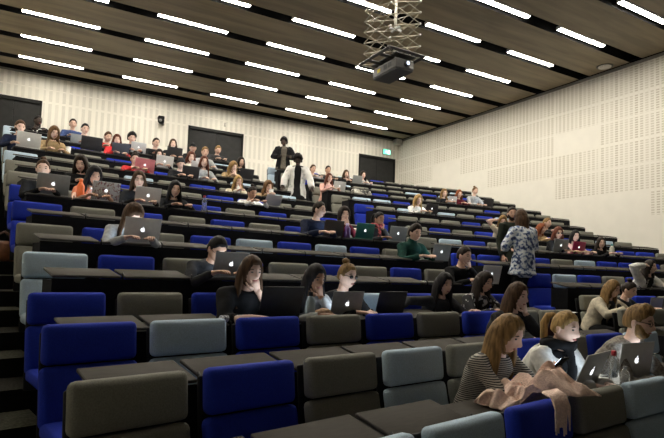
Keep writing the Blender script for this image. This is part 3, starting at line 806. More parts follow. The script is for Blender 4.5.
sit('person in dark green hooded jacket with wavy brown hair, fifth row', 415, 233, 4, hd=.40, hair='swept', hc='dark', top='green', yaw=2, pitch=14, L='keys', Rr='desk', sex='m', near=True, seed=35, neck=True, puff=.008)
sit('person in navy jacket with short dark hair facing away to the screen', 319, 210, 5, hd=.40, hair='short', hc='dark', top='navy', yaw=-30, pitch=10, L='keys', Rr='desk', sex='m', near=True, seed=37, puff=.008)
sit('person with dark wavy hair sipping, in purple sleeves, beside teal laptop', 344, 215, 5, hd=.36, hair='longwavy', hc='dark', sk='t', top='wine', yaw=14, pitch=6, L='chin', Rr='chin', near=True, seed=39)
sit('person with dark hair tied back wearing red patterned scarf', 379, 219, 5, hd=.36, hair='pony', hc='black', sk='m', top='charcoal', yaw=-5, pitch=14, L='chin', near=True, scarf='scarfred', seed=41)
sit('smiling person with long dark hair and black sweater, beside teal-topped bottle', 601, 243, 5, hd=.36, hair='long', hc='dark', top='black', yaw=25, pitch=8, near=True, seed=43)
sit('person with black hair and pale top behind magenta laptop', 575, 236, 5, hd=.34, hair='long', hc='black', top='pink', yaw=20, pitch=12, seed=45)
sit('person with dark shades and brown hair behind grey laptop, beside magenta laptop', 558, 233, 5, hd=.34, hair='mid', hc='auburn', sk='t', top='black', yaw=20, pitch=14, glasses='shades', seed=47)
sit('person with bright red hair seated behind tie-dye tunic person', 541, 229, 6, hd=.34, hair='mid', hc='red', top='tan', yaw=-20, pitch=10, seed=49)
sit('person with short reddish blond hair in dark shirt, sixth or seventh row', 547, 223, 7, hd=.30, hair='short', hc='dblond', top='charcoal', yaw=-15, pitch=8, sex='m', seed=51)
sit('person with blond hair resting head on bare arm, beside olive jacket person', 503, 221, 6, hd=.34, hair='mid', hc='dblond', top='cream', sleeve='short', yaw=40, pitch=24, Rr='up', seed=52)
sit('person with small bun behind silver laptop, at end of row by left aisle', 43, 169, 6, hd=.34, hair='bun', hc='brown', top='black', yaw=12, pitch=10, L='keys', Rr='keys', seed=53)
sit('person with dark hair in coral top behind sticker-covered laptop', 94, 176, 6, hd=.36, hair='longwavy', hc='black', sk='t', top='coral', yaw=-5, pitch=18, sleeve='short', seed=55)
sit('person with brown hair and thin glasses behind plain silver laptop', 139, 180, 6, hd=.34, hair='mid', hc='brown', top='black', yaw=12, pitch=10, glasses=True, seed=57)
sit('person with long black hair in black coat, no laptop, seventh row or so', 175, 189, 6, hd=.36, hair='long', hc='black', sk='t', top='black', yaw=5, pitch=18, seed=59)
sit('person with dark bun and brown headband behind coral top person', 81, 164, 7, hd=.34, hair='longwavy', hc='dark', top='black', yaw=25, pitch=20, seed=61)
sit('person in white top with hair in bun bending over page', 252, 193, 7, hd=.40, hair='bun', hc='dark', sk='t', top='white', yaw=-5, pitch=22, seed=63)
sit('person with very long pale blond hair in cream sweater', 238, 182, 8, hd=.34, hair='long', hc='blond', top='cream', yaw=5, pitch=12, L='chin', seed=65)
sit('person with wavy brown hair in tan top holding white cup', 268, 187, 8, hd=.34, hair='longwavy', hc='lbrown', top='tan', yaw=0, pitch=14, L='chin', seed=67)
sit('person with long blond hair in white top behind dark laptop', 418, 200, 8, hd=.34, hair='longwavy', hc='blond', top='white', yaw=5, pitch=16, seed=69)
sit('person with long fair hair and dark top, first of three in upper right row', 444, 193, 10, hd=.30, hair='long', hc='dblond', top='black', yaw=10, pitch=14, seed=71)
sit('person with reddish hair beside white laptop, middle of three in upper right row', 459, 194, 10, hd=.30, hair='mid', hc='red', top='wine', yaw=10, pitch=12, seed=73)
sit('person with light hair tied up and grey sweater beside small black laptop', 475, 191, 10, hd=.30, hair='bun', hc='lbrown', top='lgrey', yaw=-5, pitch=8, seed=75)
sit('person in red top behind pink laptop', 135, 159, 9, hd=.34, hair='bun', hc='dark', top='red', yaw=10, pitch=14, seed=77)
sit('person with dark hood and white print on shirt, behind dark laptop', 181, 164, 9, hd=.32, hair='beanie', hat='charcoal', sk='l', top='black', yaw=5, pitch=24, seed=79)
sit('person with long auburn hair and white patterned top', 204, 162, 9, hd=.32, hair='long', hc='auburn', top='lgrey', yaw=10, pitch=8, seed=81)
sit('person with dark hair peering over silver laptop behind pink laptop', 159, 155, 10, hd=.34, hair='mid', hc='dark', top='black', yaw=10, pitch=10, seed=83)
sit('person with copper hair behind pale laptop, near the middle dark door', 191, 157, 10, hd=.34, hair='mid', hc='auburn', top='cream', yaw=5, pitch=18, seed=85)
sit('person with fair hair leaning on hand, beside small dark laptop', 233, 167, 10, hd=.34, hair='longwavy', hc='dblond', top='tan', yaw=-15, pitch=18, L='chin', seed=87)
sit('person with dark hair right behind fair haired person, near middle door', 241, 162, 11, hd=.34, hair='mid', hc='dark', top='black', yaw=0, pitch=10, seed=89)
sit('person in pale pink sweater with long dark hair by central aisle', 329, 178, 10, hd=.34, hair='long', hc='auburn', top='pink', yaw=0, pitch=10, seed=91)
sit('person with brown beard and navy jacket behind silver laptop, top left', 20, 127, 10, hd=.34, hair='short', hc='brown', top='navy', yaw=-8, pitch=20, sex='m', L='chin', seed=93, beard=True)
sit('person with wavy brown hair in tan coat beside paper cup', 54, 133, 10, hd=.34, hair='longwavy', hc='lbrown', top='tan', yaw=-5, pitch=20, seed=95)
sit('person with short dark hair and blue shirt by small grey laptop', 73, 124, 13, hd=.30, hair='short', hc='dark', top='blue', yaw=5, pitch=10, sex='m', seed=97)
sit('person with round black hair and dark shirt, over large black laptop', 85, 129, 12, hd=.30, hair='short', hc='black', top='blue', yaw=-5, pitch=14, sex='m', seed=99)
sit('person with short brown hair leaning beside slate-blue laptop', 108, 137, 12, hd=.32, hair='short', hc='brown', top='red', yaw=-10, pitch=18, sex='m', seed=101)
sit('person with auburn hair peeking above slate-blue laptop', 117, 140, 11, hd=.32, hair='mid', hc='auburn', top='red', yaw=8, pitch=10, seed=103)
sit('person with curly black hair behind silver laptop in top rows', 132, 138, 12, hd=.32, hair='curly', hc='black', top='navy', yaw=5, pitch=16, sex='m', seed=105)
sit('person with short dark hair in black jacket, just below wall camera', 156, 143, 12, hd=.32, hair='short', hc='dark', top='black', yaw=-8, pitch=10, sex='m', seed=107)
sit('person with brown hair above big black laptop', 173, 144, 12, hd=.32, hair='mid', hc='brown', top='black', yaw=10, pitch=4, seed=109)
sit('person in black cap in front of middle door', 193, 148, 12, hd=.32, hair='cap', hat='black', top='black', yaw=10, pitch=16, sex='m', seed=111)
sit('person with blond hair and pale scarf in front of middle door', 205, 152, 11, hd=.32, hair='short', hc='dblond', top='lgrey', yaw=5, pitch=14, sex='m', seed=113)
sit('person with ginger hair in dark grey jacket, head bowed at middle door', 218, 150, 13, hd=.34, hair='short', hc='dblond', top='charcoal', yaw=0, pitch=26, sex='m', seed=115)
sit('person with short brown hair behind white jacket person', 313, 169, 12, hd=.32, hair='short', hc='brown', top='lgrey', yaw=-5, pitch=8, sex='m', seed=117)
sit('person with short black hair behind pale pink sweater person', 328, 170, 12, hd=.30, hair='short', hc='dark', sk='t', top='charcoal', yaw=5, pitch=8, sex='m', seed=119)
sit('person with brown hair leaning on hand left of charcoal laptop', 346, 174, 12, hd=.32, hair='mid', hc='brown', top='black', yaw=8, pitch=10, L='cheek', seed=121)
sit('person with long dark hair half hidden by charcoal laptop', 363, 175, 12, hd=.32, hair='long', hc='dark', top='lgrey', yaw=5, pitch=10, seed=123)
sit('person in black jacket with white letters, in front of left door', 38, 121, 13, hd=.26, hair='crop', hc='black', sk='d', top='black', yaw=-25, pitch=5, sex='m', seed=125, puff=.02, print_='SG')
# ---- people on their feet
def stand_at(label, px, py, r_, fz, **kw):
    H = oncyl(px, py, r_); a = ang(H)
    return person(label, H, fz, a+kw.pop('turn', 0), kw.pop('hb', .04), stand=True, **kw)
# the woman in the tunic shows her back
stand_at('person standing in aisle seen from behind, long brown hair, blue-and-white tie-dye tunic', 521, 218, R(3)+.15, FZ(3)+.142, turn=PI+.15, hair='longwavy', hc='brown', top='tunic', sleeve='elbow', pitch=6, L='bent', Rr='bent', near=True, hem=.06, seed=201, puff=.028)
stand_at('bearded person in dark olive jacket standing in aisle, facing tie-dye tunic person', 512, 214, R(4)-.05, FZ(4), hair='short', hc='dark', sk='t', top='olive', pitch=6, yaw=30, L='side', Rr='side', sex='m', near=True, hem=.12, seed=203, puff=.02, beard=True)
stand_at('standing person in open white jacket over black top, head bowed, hands on desk', 298, 160, R(8)+.25, FZ(8)+.146, turn=.45, hair='afro', hc='black', sk='d', top='black', jacket='jacketw', pitch=34, yaw=4, puff=.016, L=(-.16, .22, -.46), Rr=(.16, .22, -.46), near=True, hem=.12, seed=205)
_t, STANDER = stand_at('person with dark jacket standing behind against white back wall, arms bent', 284, 142, R(13)-.30, FZ(13), turn=.35, hair='afro', hc='black', sk='d', top='taupe', jacket='black', hem=.05, pitch=14, yaw=15, L='bent', Rr='bent', sex='m', near=True, seed=207, puff=.025)

# ---- laptops
M_LPINK = mat('laptop_pink', (.62, .20, .24), .45, .05, 30); M_LMAG = mat('laptop_magenta', (.40, .015, .09), .45, .05, 30)
M_LTEAL = mat('laptop_teal', (.02, .19, .15), .45, .05, 30); M_LBLUE = mat('laptop_slate', (.05, .06, .085), .45, .05, 30)
M_LGREY = mat('laptop_grey', (.27, .28, .275), .42, .05, 30); M_LBROWN = mat('laptop_brown', (.05, .042, .035), .45, .05, 30); M_LMAROON = mat('laptop_maroon', (.045, .008, .016), .45, .05, 30)
M_LLIGHT = mat('laptop_light', (.50, .52, .55), .42, .04, 30)
M_STICK = _MC.setdefault('stick', splash('sticker_lid', [(.38, (.60, .61, .62)), (.52, (.62, .63, .64)), (.55, (.35, .05, .05)), (.575, (.05, .08, .22)), (.60, (.45, .36, .12)), (.62, (.62, .63, .64))], 26))
laptop('silver laptop with lit lid emblem in front of blond ponytail', 583, 0, open_=113, turn=9, dr=.57, scale=1.2)
laptop('silver laptop with lit lid emblem in front of bearded person with glasses', 627, 0, open_=100, turn=8, dr=.50, M_=0) if 0 else laptop('silver laptop with lit lid emblem in front of bearded person with glasses', 634, 0, open_=99, turn=-5, dr=.52, scale=1.18)
laptop('dark laptop beside chin-in-hand person in black, no emblem', 279, 2, M_LAPDK, False, 104, scale=1.12)
laptop('grey laptop with lit lid emblem in front of blond bun', 345, 2, M_LGREY, True, 104, scale=.98)
laptop('dark laptop standing before silver chair and blue chair, third row', 389, 2, M_LAPDK, False, 106)
laptop('maroon laptop near royal-blue chair by central aisle', 556, 1, M_LMAROON, False, 104, scale=.9)
laptop('pale laptop close to right edge, behind bearded person with glasses', 655, 2, M_LLIGHT, False, 102, scale=.8)
laptop('silver laptop with lit emblem beside black sweater person, fourth row', 490, 3, open_=104)
laptop('grey laptop in front of person with spectacles bent low', 229, 3, M_LGREY, True, 108, scale=1.0)
laptop('silver laptop with lit emblem hiding lowered head', 141, 4, M_LAPSIL, True, 104, scale=1.05)
laptop('grey laptop with lit emblem beside dark green hooded jacket', 440, 4, M_LGREY, True, 106)
laptop('brown laptop before person in navy jacket', 333, 5, M_LBROWN, False, 102)
laptop('teal laptop with lit emblem', 364, 5, M_LTEAL, True, 104)
laptop('dark grey laptop with lit emblem beside red patterned scarf', 397, 5, M_LGREY, True, 104)
laptop('grey laptop with lit emblem next to magenta laptop', 560, 5, M_LGREY, True, 102, scale=1.1)
laptop('magenta laptop with lit emblem', 578, 5, M_LMAG, True, 102)
laptop('silver laptop with lit emblem at left aisle end of seventh or eighth row', 52, 6, M_LGREY, True, 106, scale=1.05)
laptop('laptop covered with small coloured stickers', 105, 6, M_LAPSIL, True, 104, lidm=M_STICK)
laptop('silver laptop with lit emblem before person with thin glasses', 147, 6, M_LAPSIL, True, 104)
laptop('small grey laptop before person with white cup', 272, 7, M_LAPSIL, False, 122, scale=.9)
laptop('dark laptop with lit emblem before blond person in white top', 431, 8, M_LAPDK, True, 108)
laptop('pink laptop with lit emblem', 144, 9, M_LPINK, True, 104, scale=1.05)
laptop('small dark laptop before hooded person with white print', 190, 9, M_LAPDK, False, 104)
laptop('silver laptop with lit emblem right behind pink laptop', 164, 10, M_LAPSIL, True, 104, scale=1.05)
laptop('pale laptop before copper haired person', 198, 10, M_LLIGHT, True, 106)
laptop('small dark laptop beside fair haired person leaning on hand', 246, 10, M_LAPDK, False, 106)
laptop('silver laptop with lit emblem before pale pink sweater', 339, 10, M_LAPSIL, True, 104)
laptop('white laptop with lit emblem between two persons in upper right row', 452, 10, M_LLIGHT, True, 104, scale=.85)
laptop('small black laptop at upper right row end by white wall', 488, 10, M_LAPDK, False, 104)
laptop('silver laptop with lit emblem before bearded person in top left', 28, 10, M_LAPSIL, True, 104, scale=1.12)
laptop('large black laptop in top left rows, beside paper cup', 91, 11, M_LAPDK, False, 104, scale=1.2)
laptop('slate-blue laptop without emblem', 120, 11, M_LBLUE, False, 104, scale=1.05)
laptop('silver laptop with lit emblem before curly black hair', 138, 12, M_LLIGHT, True, 104)
laptop('big black laptop below brown haired person near middle door', 174, 12, M_LAPDK, False, 104, scale=1.1)
laptop('small grey laptop before blue shirt in top left', 77, 12, M_LGREY, False, 104, scale=.8)
laptop('charcoal laptop in top row close to the rear right door', 357, 12, M_LGREY, False, 104, scale=.95)

# ------------------------------------------------------------------ projector on its scissor lift
PX0, PX1, PY0, PY1, PZ0, PZ1 = 6.05, 6.50, 8.40, 9.25, 4.15+CAMZ, 4.38+CAMZ
pj = thing('projector', 'black projector with glowing lens hanging below ceiling scissor lift', 'projector', Matrix.Translation((6.275, 8.825, PZ0)))
M_PJ = mat('projector_black', (.055, .052, .05), .45, .15, 20); M_PJB = mat('projector_bottom', (.018, .018, .02), .6, .1, 20)
def at_pj(me): me.transform(Matrix.Translation((-6.275, -8.825, -PZ0))); return me
b = MB(); b.box((6.275, 8.825, (PZ0+PZ1)/2+.012), ((PX1-PX0)/2, (PY1-PY0)/2, (PZ1-PZ0)/2-.012)); obj('body', at_pj(bevel_mesh(b.mesh('b', False), .02)), M_PJ, pj)
b = MB(); b.box((6.275, 8.825, PZ0+.008), ((PX1-PX0)/2-.015, (PY1-PY0)/2-.015, .008)); obj('base_plate', at_pj(b.mesh('b', False)), M_PJB, pj)
b = MB(); lx, lz = 6.30, (PZ0+PZ1)/2+.01
b.tube([(lx, PY0+.02, lz), (lx, PY0-.07, lz)], [.06, .055], 20); ln = obj('lens_barrel', at_pj(b.mesh('b')), M_PJB, pj)
b = MB(); b.ball((lx, PY0-.068, lz), (.034, .012, .034), None, 16, 8); obj('lens_glass', at_pj(b.mesh('b')), emit('projector_lens', (.62, .75, 1.), 3.), ln)
b = MB(); b.box((PX1-.07, PY0-.004, lz), (.055, .004, .06)); obj('front_vent', at_pj(b.mesh('b', False)), mat('vent_grey', (.24, .23, .21), .5), pj)
b = MB(); b.box((PX0-.003, 9.02, lz+.005), (.003, .05, .038)); obj('yellow_sticker', at_pj(b.mesh('b', False)), mat('sticker_yellow', (.55, .42, .03), .6), pj)
for yy in (8.62, 8.78):
    b = MB(); b.box((PX0-.003, yy, lz+.01), (.003, .055, .05)); obj('side_grille', at_pj(b.mesh('b', False)), M_PJB, pj)
sl = thing('scissor_lift', 'metal scissor lift frame carrying the projector under the brown ceiling', 'lift', Matrix.Translation((6.22, 8.75, ZC)))
def at_sl(me): me.transform(Matrix.Translation((-6.22, -8.75, -ZC))); return me
SX0, SX1, SY0, SY1 = 5.76, 6.62, 8.22, 9.36; SZ0 = 4.44+CAMZ
b = MB()
for a_, b_ in (((SX0, SY0), (SX1, SY0)), ((SX1, SY0), (SX1, SY1)), ((SX1, SY1), (SX0, SY1)), ((SX0, SY1), (SX0, SY0)), ((SX0, 8.6), (SX1, 8.6)), ((SX0, 9.0), (SX1, 9.0))):
    b.tube([(*a_, SZ0), (*b_, SZ0)], .038, 4)
obj('platform_frame', at_sl(b.mesh('b', False)), mat('lift_dark', (.03, .028, .026), .5, .1, 20), sl)
b = MB(); b.box((6.275, 8.825, SZ0+.02), (.25, .46, .006)); obj('platform_plate', at_sl(b.mesh('b', False)), mat('lift_dark', (.03, .028, .026), .5, .1, 20), sl)
for sx in (6.12, 6.44):
    for sy in (8.55, 9.1):
        b = MB(); b.tube([(sx, sy, PZ1-.01), (sx, sy, SZ0+.01)], .016, 8); obj('hanger_rod', at_sl(b.mesh('b')), M_DMETAL, sl)
M_BAR = mat('lift_bars', (.27, .245, .185), .4, .2, 30, metal=.4)
NS = 6; zs_ = [SZ0+(ZC-SZ0)*i/NS for i in range(NS+1)]
qx0, qx1, qy0, qy1 = SX0+.06, SX1-.06, SY0+.08, SY1-.08
for (ax_, ay_), (bx_, by_) in (((qx0, qy0), (qx1, qy0)), ((qx1, qy0), (qx1, qy1)), ((qx0, qy1), (qx1, qy1)), ((qx0, qy0), (qx0, qy1))):
    for i in range(NS):
        for fl_ in (0, 1):
            p0 = V((ax_, ay_, zs_[i+fl_])); p1 = V((bx_, by_, zs_[i+1-fl_])); b = MB(); b.tube([p0, p1], .0085, 6); obj('scissor_bar', at_sl(b.mesh('b')), M_BAR, sl)
for cx_, cy_ in ((qx0, qy0), (qx1, qy0)):
    for i in range(1, NS+1):
        b = MB(); b.ball((cx_, cy_, zs_[i]), .022, None, 8, 6); obj('pivot_bolt', at_sl(b.mesh('b')), M_METAL, sl)
b = MB(); b.tube([(6.12, 8.55, ZC), (6.12, 8.55, 5.02+CAMZ)], .028, 12); obj('guide_tube', at_sl(b.mesh('b')), mat('tube_pale', (.6, .58, .52), .4, .05, 20), sl)
b = MB(); b.box((6.12, 8.55, 5.02+CAMZ), (.14, .02, .02)); b.box((6.12, 8.55, 5.02+CAMZ), (.02, .14, .018)); obj('guide_cross', at_sl(b.mesh('b', False)), M_METAL, sl)

# ------------------------------------------------------------------ wall and ceiling fittings
es = thing('exit_sign', 'green lit emergency exit sign above the rear right door', 'sign', Matrix.Translation((12.92, YB-.04, 5.27+CAMZ)))
b = MB(); b.box((0, .012, 0), (.20, .025, .115)); obj('sign_case', b.mesh('b', False), mat('sign_case', (.35, .4, .37), .5), es)
b = MB(); b.box((0, -.016, 0), (.185, .003, .10)); obj('sign_panel', b.mesh('b', False), emit('sign_green', (.12, .75, .50), 1.6), es)
M_SGW = emit('sign_white', (.75, 1., .9), 2.0)
b = MB(); b.box((.10, -.021, .0), (.06, .002, .08)); obj('door_pictogram', b.mesh('b', False), M_SGW, es)
b = MB(); b.ball((-.045, -.021, .06), (.015, .002, .015), None, 10, 6)
for pts in ([(-.05, .045), (-.065, .0)], [(-.065, .0), (-.035, -.03), (-.05, -.075)], [(-.065, .0), (-.09, -.035), (-.125, -.035)], [(-.05, .04), (-.015, .02), (.0, .035)], [(-.05, .04), (-.09, .03), (-.105, .0)]):
    b.tube([(x, -.021, z) for x, z in pts], .010, 6, 0, .3)
obj('running_figure', b.mesh('b'), M_SGW, es)
b = MB(); b.box((0, 0, 0), (.14, .14, .12)); me = bevel_mesh(b.mesh('b', False), .015)
sp_ = thing('loudspeaker', 'small white loudspeaker box in the ceiling corner beside the exit sign', 'loudspeaker', Matrix.Translation((13.40, YB-.16, 5.75+CAMZ)))
obj('cabinet', me, mat('speaker_white', (.62, .60, .55), .6), sp_); b = MB(); b.box((0, -.143, 0), (.115, .004, .095)); obj('grille', b.mesh('b', False), mat('speaker_grille', (.45, .44, .40), .8, .2, 200), sp_)
b = MB(); b.box((0, .085, .13), (.02, .075, .02)); obj('wall_bracket', b.mesh('b', False), M_METAL, sp_)
wc = thing('wall_camera', 'black dome camera on bracket on the back wall between two doors', 'camera', Matrix.Translation((3.39, YB-.18, 4.97+CAMZ)))
b = MB(); b.box((0, 0, .10), (.10, .12, .05)); obj('housing', bevel_mesh(b.mesh('b', False), .02), M_SHELL, wc)
b = MB(); b.ball((0, -.02, .0), (.11, .11, .12), None, 16, 10); dm = obj('dome', b.mesh('b'), M_SHELL, wc)
b = MB(); b.tube([(-.03, -.10, -.01), (-.05, -.15, -.015)], [.05, .045], 14); obj('lens', b.mesh('b'), mat('lens_grey', (.2, .2, .2), .3), dm)
b = MB(); b.box((.09, .10, .0), (.03, .075, .09)); obj('bracket', b.mesh('b', False), M_METAL, wc)
b = MB(); b.box((0, 0, 0), (.045, .015, .07)); o = obj('wall_sensor', bevel_mesh(b.mesh('b', False), .008), mat('sensor_grey', (.5, .48, .42), .6)); o.location = (5.70, YB-.016, 5.26+CAMZ); tag(o, 'small grey sensor on the back wall above the middle door', 'sensor')
sd_ = thing('smoke_detector', 'round white detector on the ceiling close to the right wall', 'detector', Matrix.Translation((13.22, 8.63, ZC)))
b = MB(); b.tube([(0, 0, 0), (0, 0, -.03), (0, 0, -.05)], [.17, .16, .10], 24); obj('disc', b.mesh('b'), mat('detector_white', (.75, .73, .68), .5), sd_)
b = MB(); b.tube([(0, 0, .0), (0, 0, -.012)], [.215, .21], 24); obj('mounting_ring', b.mesh('b'), M_DMETAL, sd_)

# ------------------------------------------------------------------ things on the desks
def onspot(px, k, dr, h=0.):
    z = FZ(k)+TZ(k)+.002+h+max(0, .62-dr)*math.tan(rad(1)); a = col_angle(px, R(k)-dr, z); return frame(a, pol(R(k)-dr, a, z)), a
def bottle(label, px, k, dr, h, r_, cm, capm, group=None, flat_=False, cat='bottle'):
    M, a = onspot(px, k, dr); mark(k, a)
    if flat_: M = M @ Matrix.Translation((0, 0, r_)) @ Matrix.Rotation(rad(80), 4, 'Z') @ Matrix.Rotation(rad(90), 4, 'Y')
    t = thing('bottle', label, cat, M, group)
    b = MB(); b.tube([(0, 0, 0), (0, 0, .01), (0, 0, h*.35), (0, 0, h*.38), (0, 0, h*.66), (0, 0, h*.78), (0, 0, h*.88)], [r_*.92, r_, r_, r_*.95, r_, r_*.62, r_*.40], 18); obj('body', b.mesh('b'), cm, t)
    b = MB(); b.tube([(0, 0, h*.86), (0, 0, h*.99), (0, 0, h)], [r_*.46, r_*.46, r_*.40], 16); obj('cap', b.mesh('b'), capm, t)
    return t
M_CLEAR = bpy.data.materials.new('clear_plastic'); M_CLEAR.use_nodes = True; q = M_CLEAR.node_tree.nodes['Principled BSDF']
q.inputs['Base Color'].default_value = (.85, .9, .92, 1); q.inputs['Transmission Weight'].default_value = .85; q.inputs['Roughness'].default_value = .12; q.inputs['IOR'].default_value = 1.2
M_REDP = mat('red_plastic', (.42, .02, .03), .4, .05, 20); M_BLUEP = mat('blue_plastic', (.02, .09, .35), .3, .05, 20); M_ORP = mat('orange_plastic', (.85, .16, .03), .4, .05, 20)
M_STEEL = mat('steel_bottle', (.30, .37, .39), .35, .08, 20, metal=.1); M_TEALP = mat('teal_plastic', (.06, .35, .38), .4, .05, 20)
bottle('clear bottle with red cap and red label beside bearded person with glasses', 614, 0, .585, .25, .034, M_CLEAR, M_REDP)
t = bottle('clear plastic tumbler standing in front of red-capped bottle', 625, 0, .60, .14, .030, M_CLEAR, M_CLEAR, cat='tumbler')
bottle('blue-capped plastic bottle lying on desk beside pale pink scarf', 589, 0, .55, .20, .030, M_CLEAR, M_BLUEP, flat_=True)
bottle('grey metal drinking bottle beside person with hand on mouth', 310, 2, .585, .22, .038, M_STEEL, M_SHELL)
bottle('bright orange drinking bottle beside sticker-covered laptop', 80, 6, .52, .24, .045, M_ORP, M_ORP)
bottle('clear water bottle with red cap on empty desk in seventh row', 204, 6, .50, .23, .035, M_CLEAR, M_REDP)
bottle('teal-topped bottle beside smiling person', 612, 5, .52, .24, .045, mat('pale_bottle', (.5, .5, .42), .5), M_TEALP)
bottle('small clear bottle beside orange drinking bottle', 90, 6, .54, .15, .03, M_CLEAR, M_WHITE)
bottle('white bottle before pale blond haired person', 238, 8, .40, .19, .032, M_WHITE, M_WHITE)
bottle('purple drinking bottle between brown laptop and teal laptop', 347, 5, .50, .22, .05, mat('purple_plastic', (.06, .015, .09), .4), mat('lilac_plastic', (.55, .4, .55), .4))
def cup(label, px, k, dr, h=.11, dz=0.):
    M, a = onspot(px, k, dr, dz); t = thing('paper_cup', label, 'cup', M)
    b = MB(); b.tube([(0, 0, 0), (0, 0, h)], [.032, .043], 16); obj('cup_body', b.mesh('b'), M_WHITE, t)
    b = MB(); b.tube([(0, 0, h-.004), (0, 0, h+.008), (0, 0, h+.012)], [.046, .045, .035], 16); obj('cup_lid', b.mesh('b'), M_WHITE, t)
cup('white paper cup on desk beside tan coat person', 68, 10, .42, .15)
cup('white paper cup before brown wavy haired person in tan top', 271, 8, .42, .16)
def sheet(label, px, k, dr, w_, d_, turn, name='paper_sheet', cat='paper', m_=None, th=.003):
    M, a = onspot(px, k, dr); mark(k, a); b = MB(); b.box((0, 0, th/2), (w_, d_, th/2)); o = obj(name, b.mesh('b', False), m_ or M_WHITE); o.matrix_world = M @ Matrix.Rotation(rad(turn), 4, 'Z'); tag(o, label, cat); return o
sheet('white notebook lying open on desk in fourth row, left of black sweater person', 426, 3, .46, .14, .10, 8, 'notebook', 'notebook', None, .012)
sheet('white paper on desk before silver-grey chair by central aisle', 563, 2, .48, .10, .14, 20)
sheet('white book under silver laptop corner of blond ponytail', 600, 0, .42, .09, .12, 12, 'book', 'book', None, .02)
sheet('white paper with dark edge before person in white top', 259, 7, .48, .10, .08, 5)
pc = thing('pencil_case', 'small white patterned pencil case on desk before chin-in-hand person in black', 'pencil case', onspot(233, 2, .56)[0])
b = MB(); b.tube([(-.11, 0, .026), (-.10, 0, .026), (.10, 0, .026), (.11, 0, .026)], [.015, .026, .026, .015], 12); obj('pouch', b.mesh('b'), _MC.setdefault('pcase', splash('pencil_case_print', [(.45, (.62, .64, .66)), (.55, (.12, .14, .2))], 60)), pc)
b = MB(); b.tube([(-.09, 0, .052), (.09, 0, .052)], .003, 6); obj('zipper', b.mesh('b'), M_DMETAL, pc)
pb = obj('snack_bag', None, None) if 0 else None
b = MB(); b.ball((0, 0, .045), (.085, .06, .045), None, 18, 12, 0, lambda p: p*(1+.18*noise.noise(p*30))); me = b.mesh('snack'); wrinkle(me, .008, 40)
o = obj('snack_bag', me, mat('snack_tan', (.42, .25, .15), .6, .3, 40)); o.matrix_world = onspot(323, 2, .56)[0]; tag(o, 'crumpled tan snack bag beside grey metal bottle', 'bag')
# phone held by the person in the striped sweater
def phone_at(P_, f_, r_):
    n_ = (f_*-.75+V((0, 0, 1))*.65).normalized(); u_ = (V((0, 0, 1))-n_*n_.z).normalized(); x_ = u_.cross(n_)
    M = Matrix(((x_.x, n_.x, u_.x, P_.x), (x_.y, n_.y, u_.y, P_.y), (x_.z, n_.z, u_.z, P_.z), (0, 0, 0, 1)))
    t = thing('phone', 'dark smartphone in the hands of striped sweater person', 'phone', M)
    obj('case', rbox(.036, .0045, .072, .004), M_SHELL, t); b = MB(); b.box((0, .0052, 0), (.032, .0006, .066)); obj('screen', b.mesh('b', False), M_SCREEN, t)
if STRIPED:
    A_ = STRIPED['arms']; W1, W2 = A_[-1][2], A_[1][2]; phone_at((W1+W2)/2+STRIPED['f']*.06+V((0, 0, .075)), STRIPED['f'], STRIPED['r'])

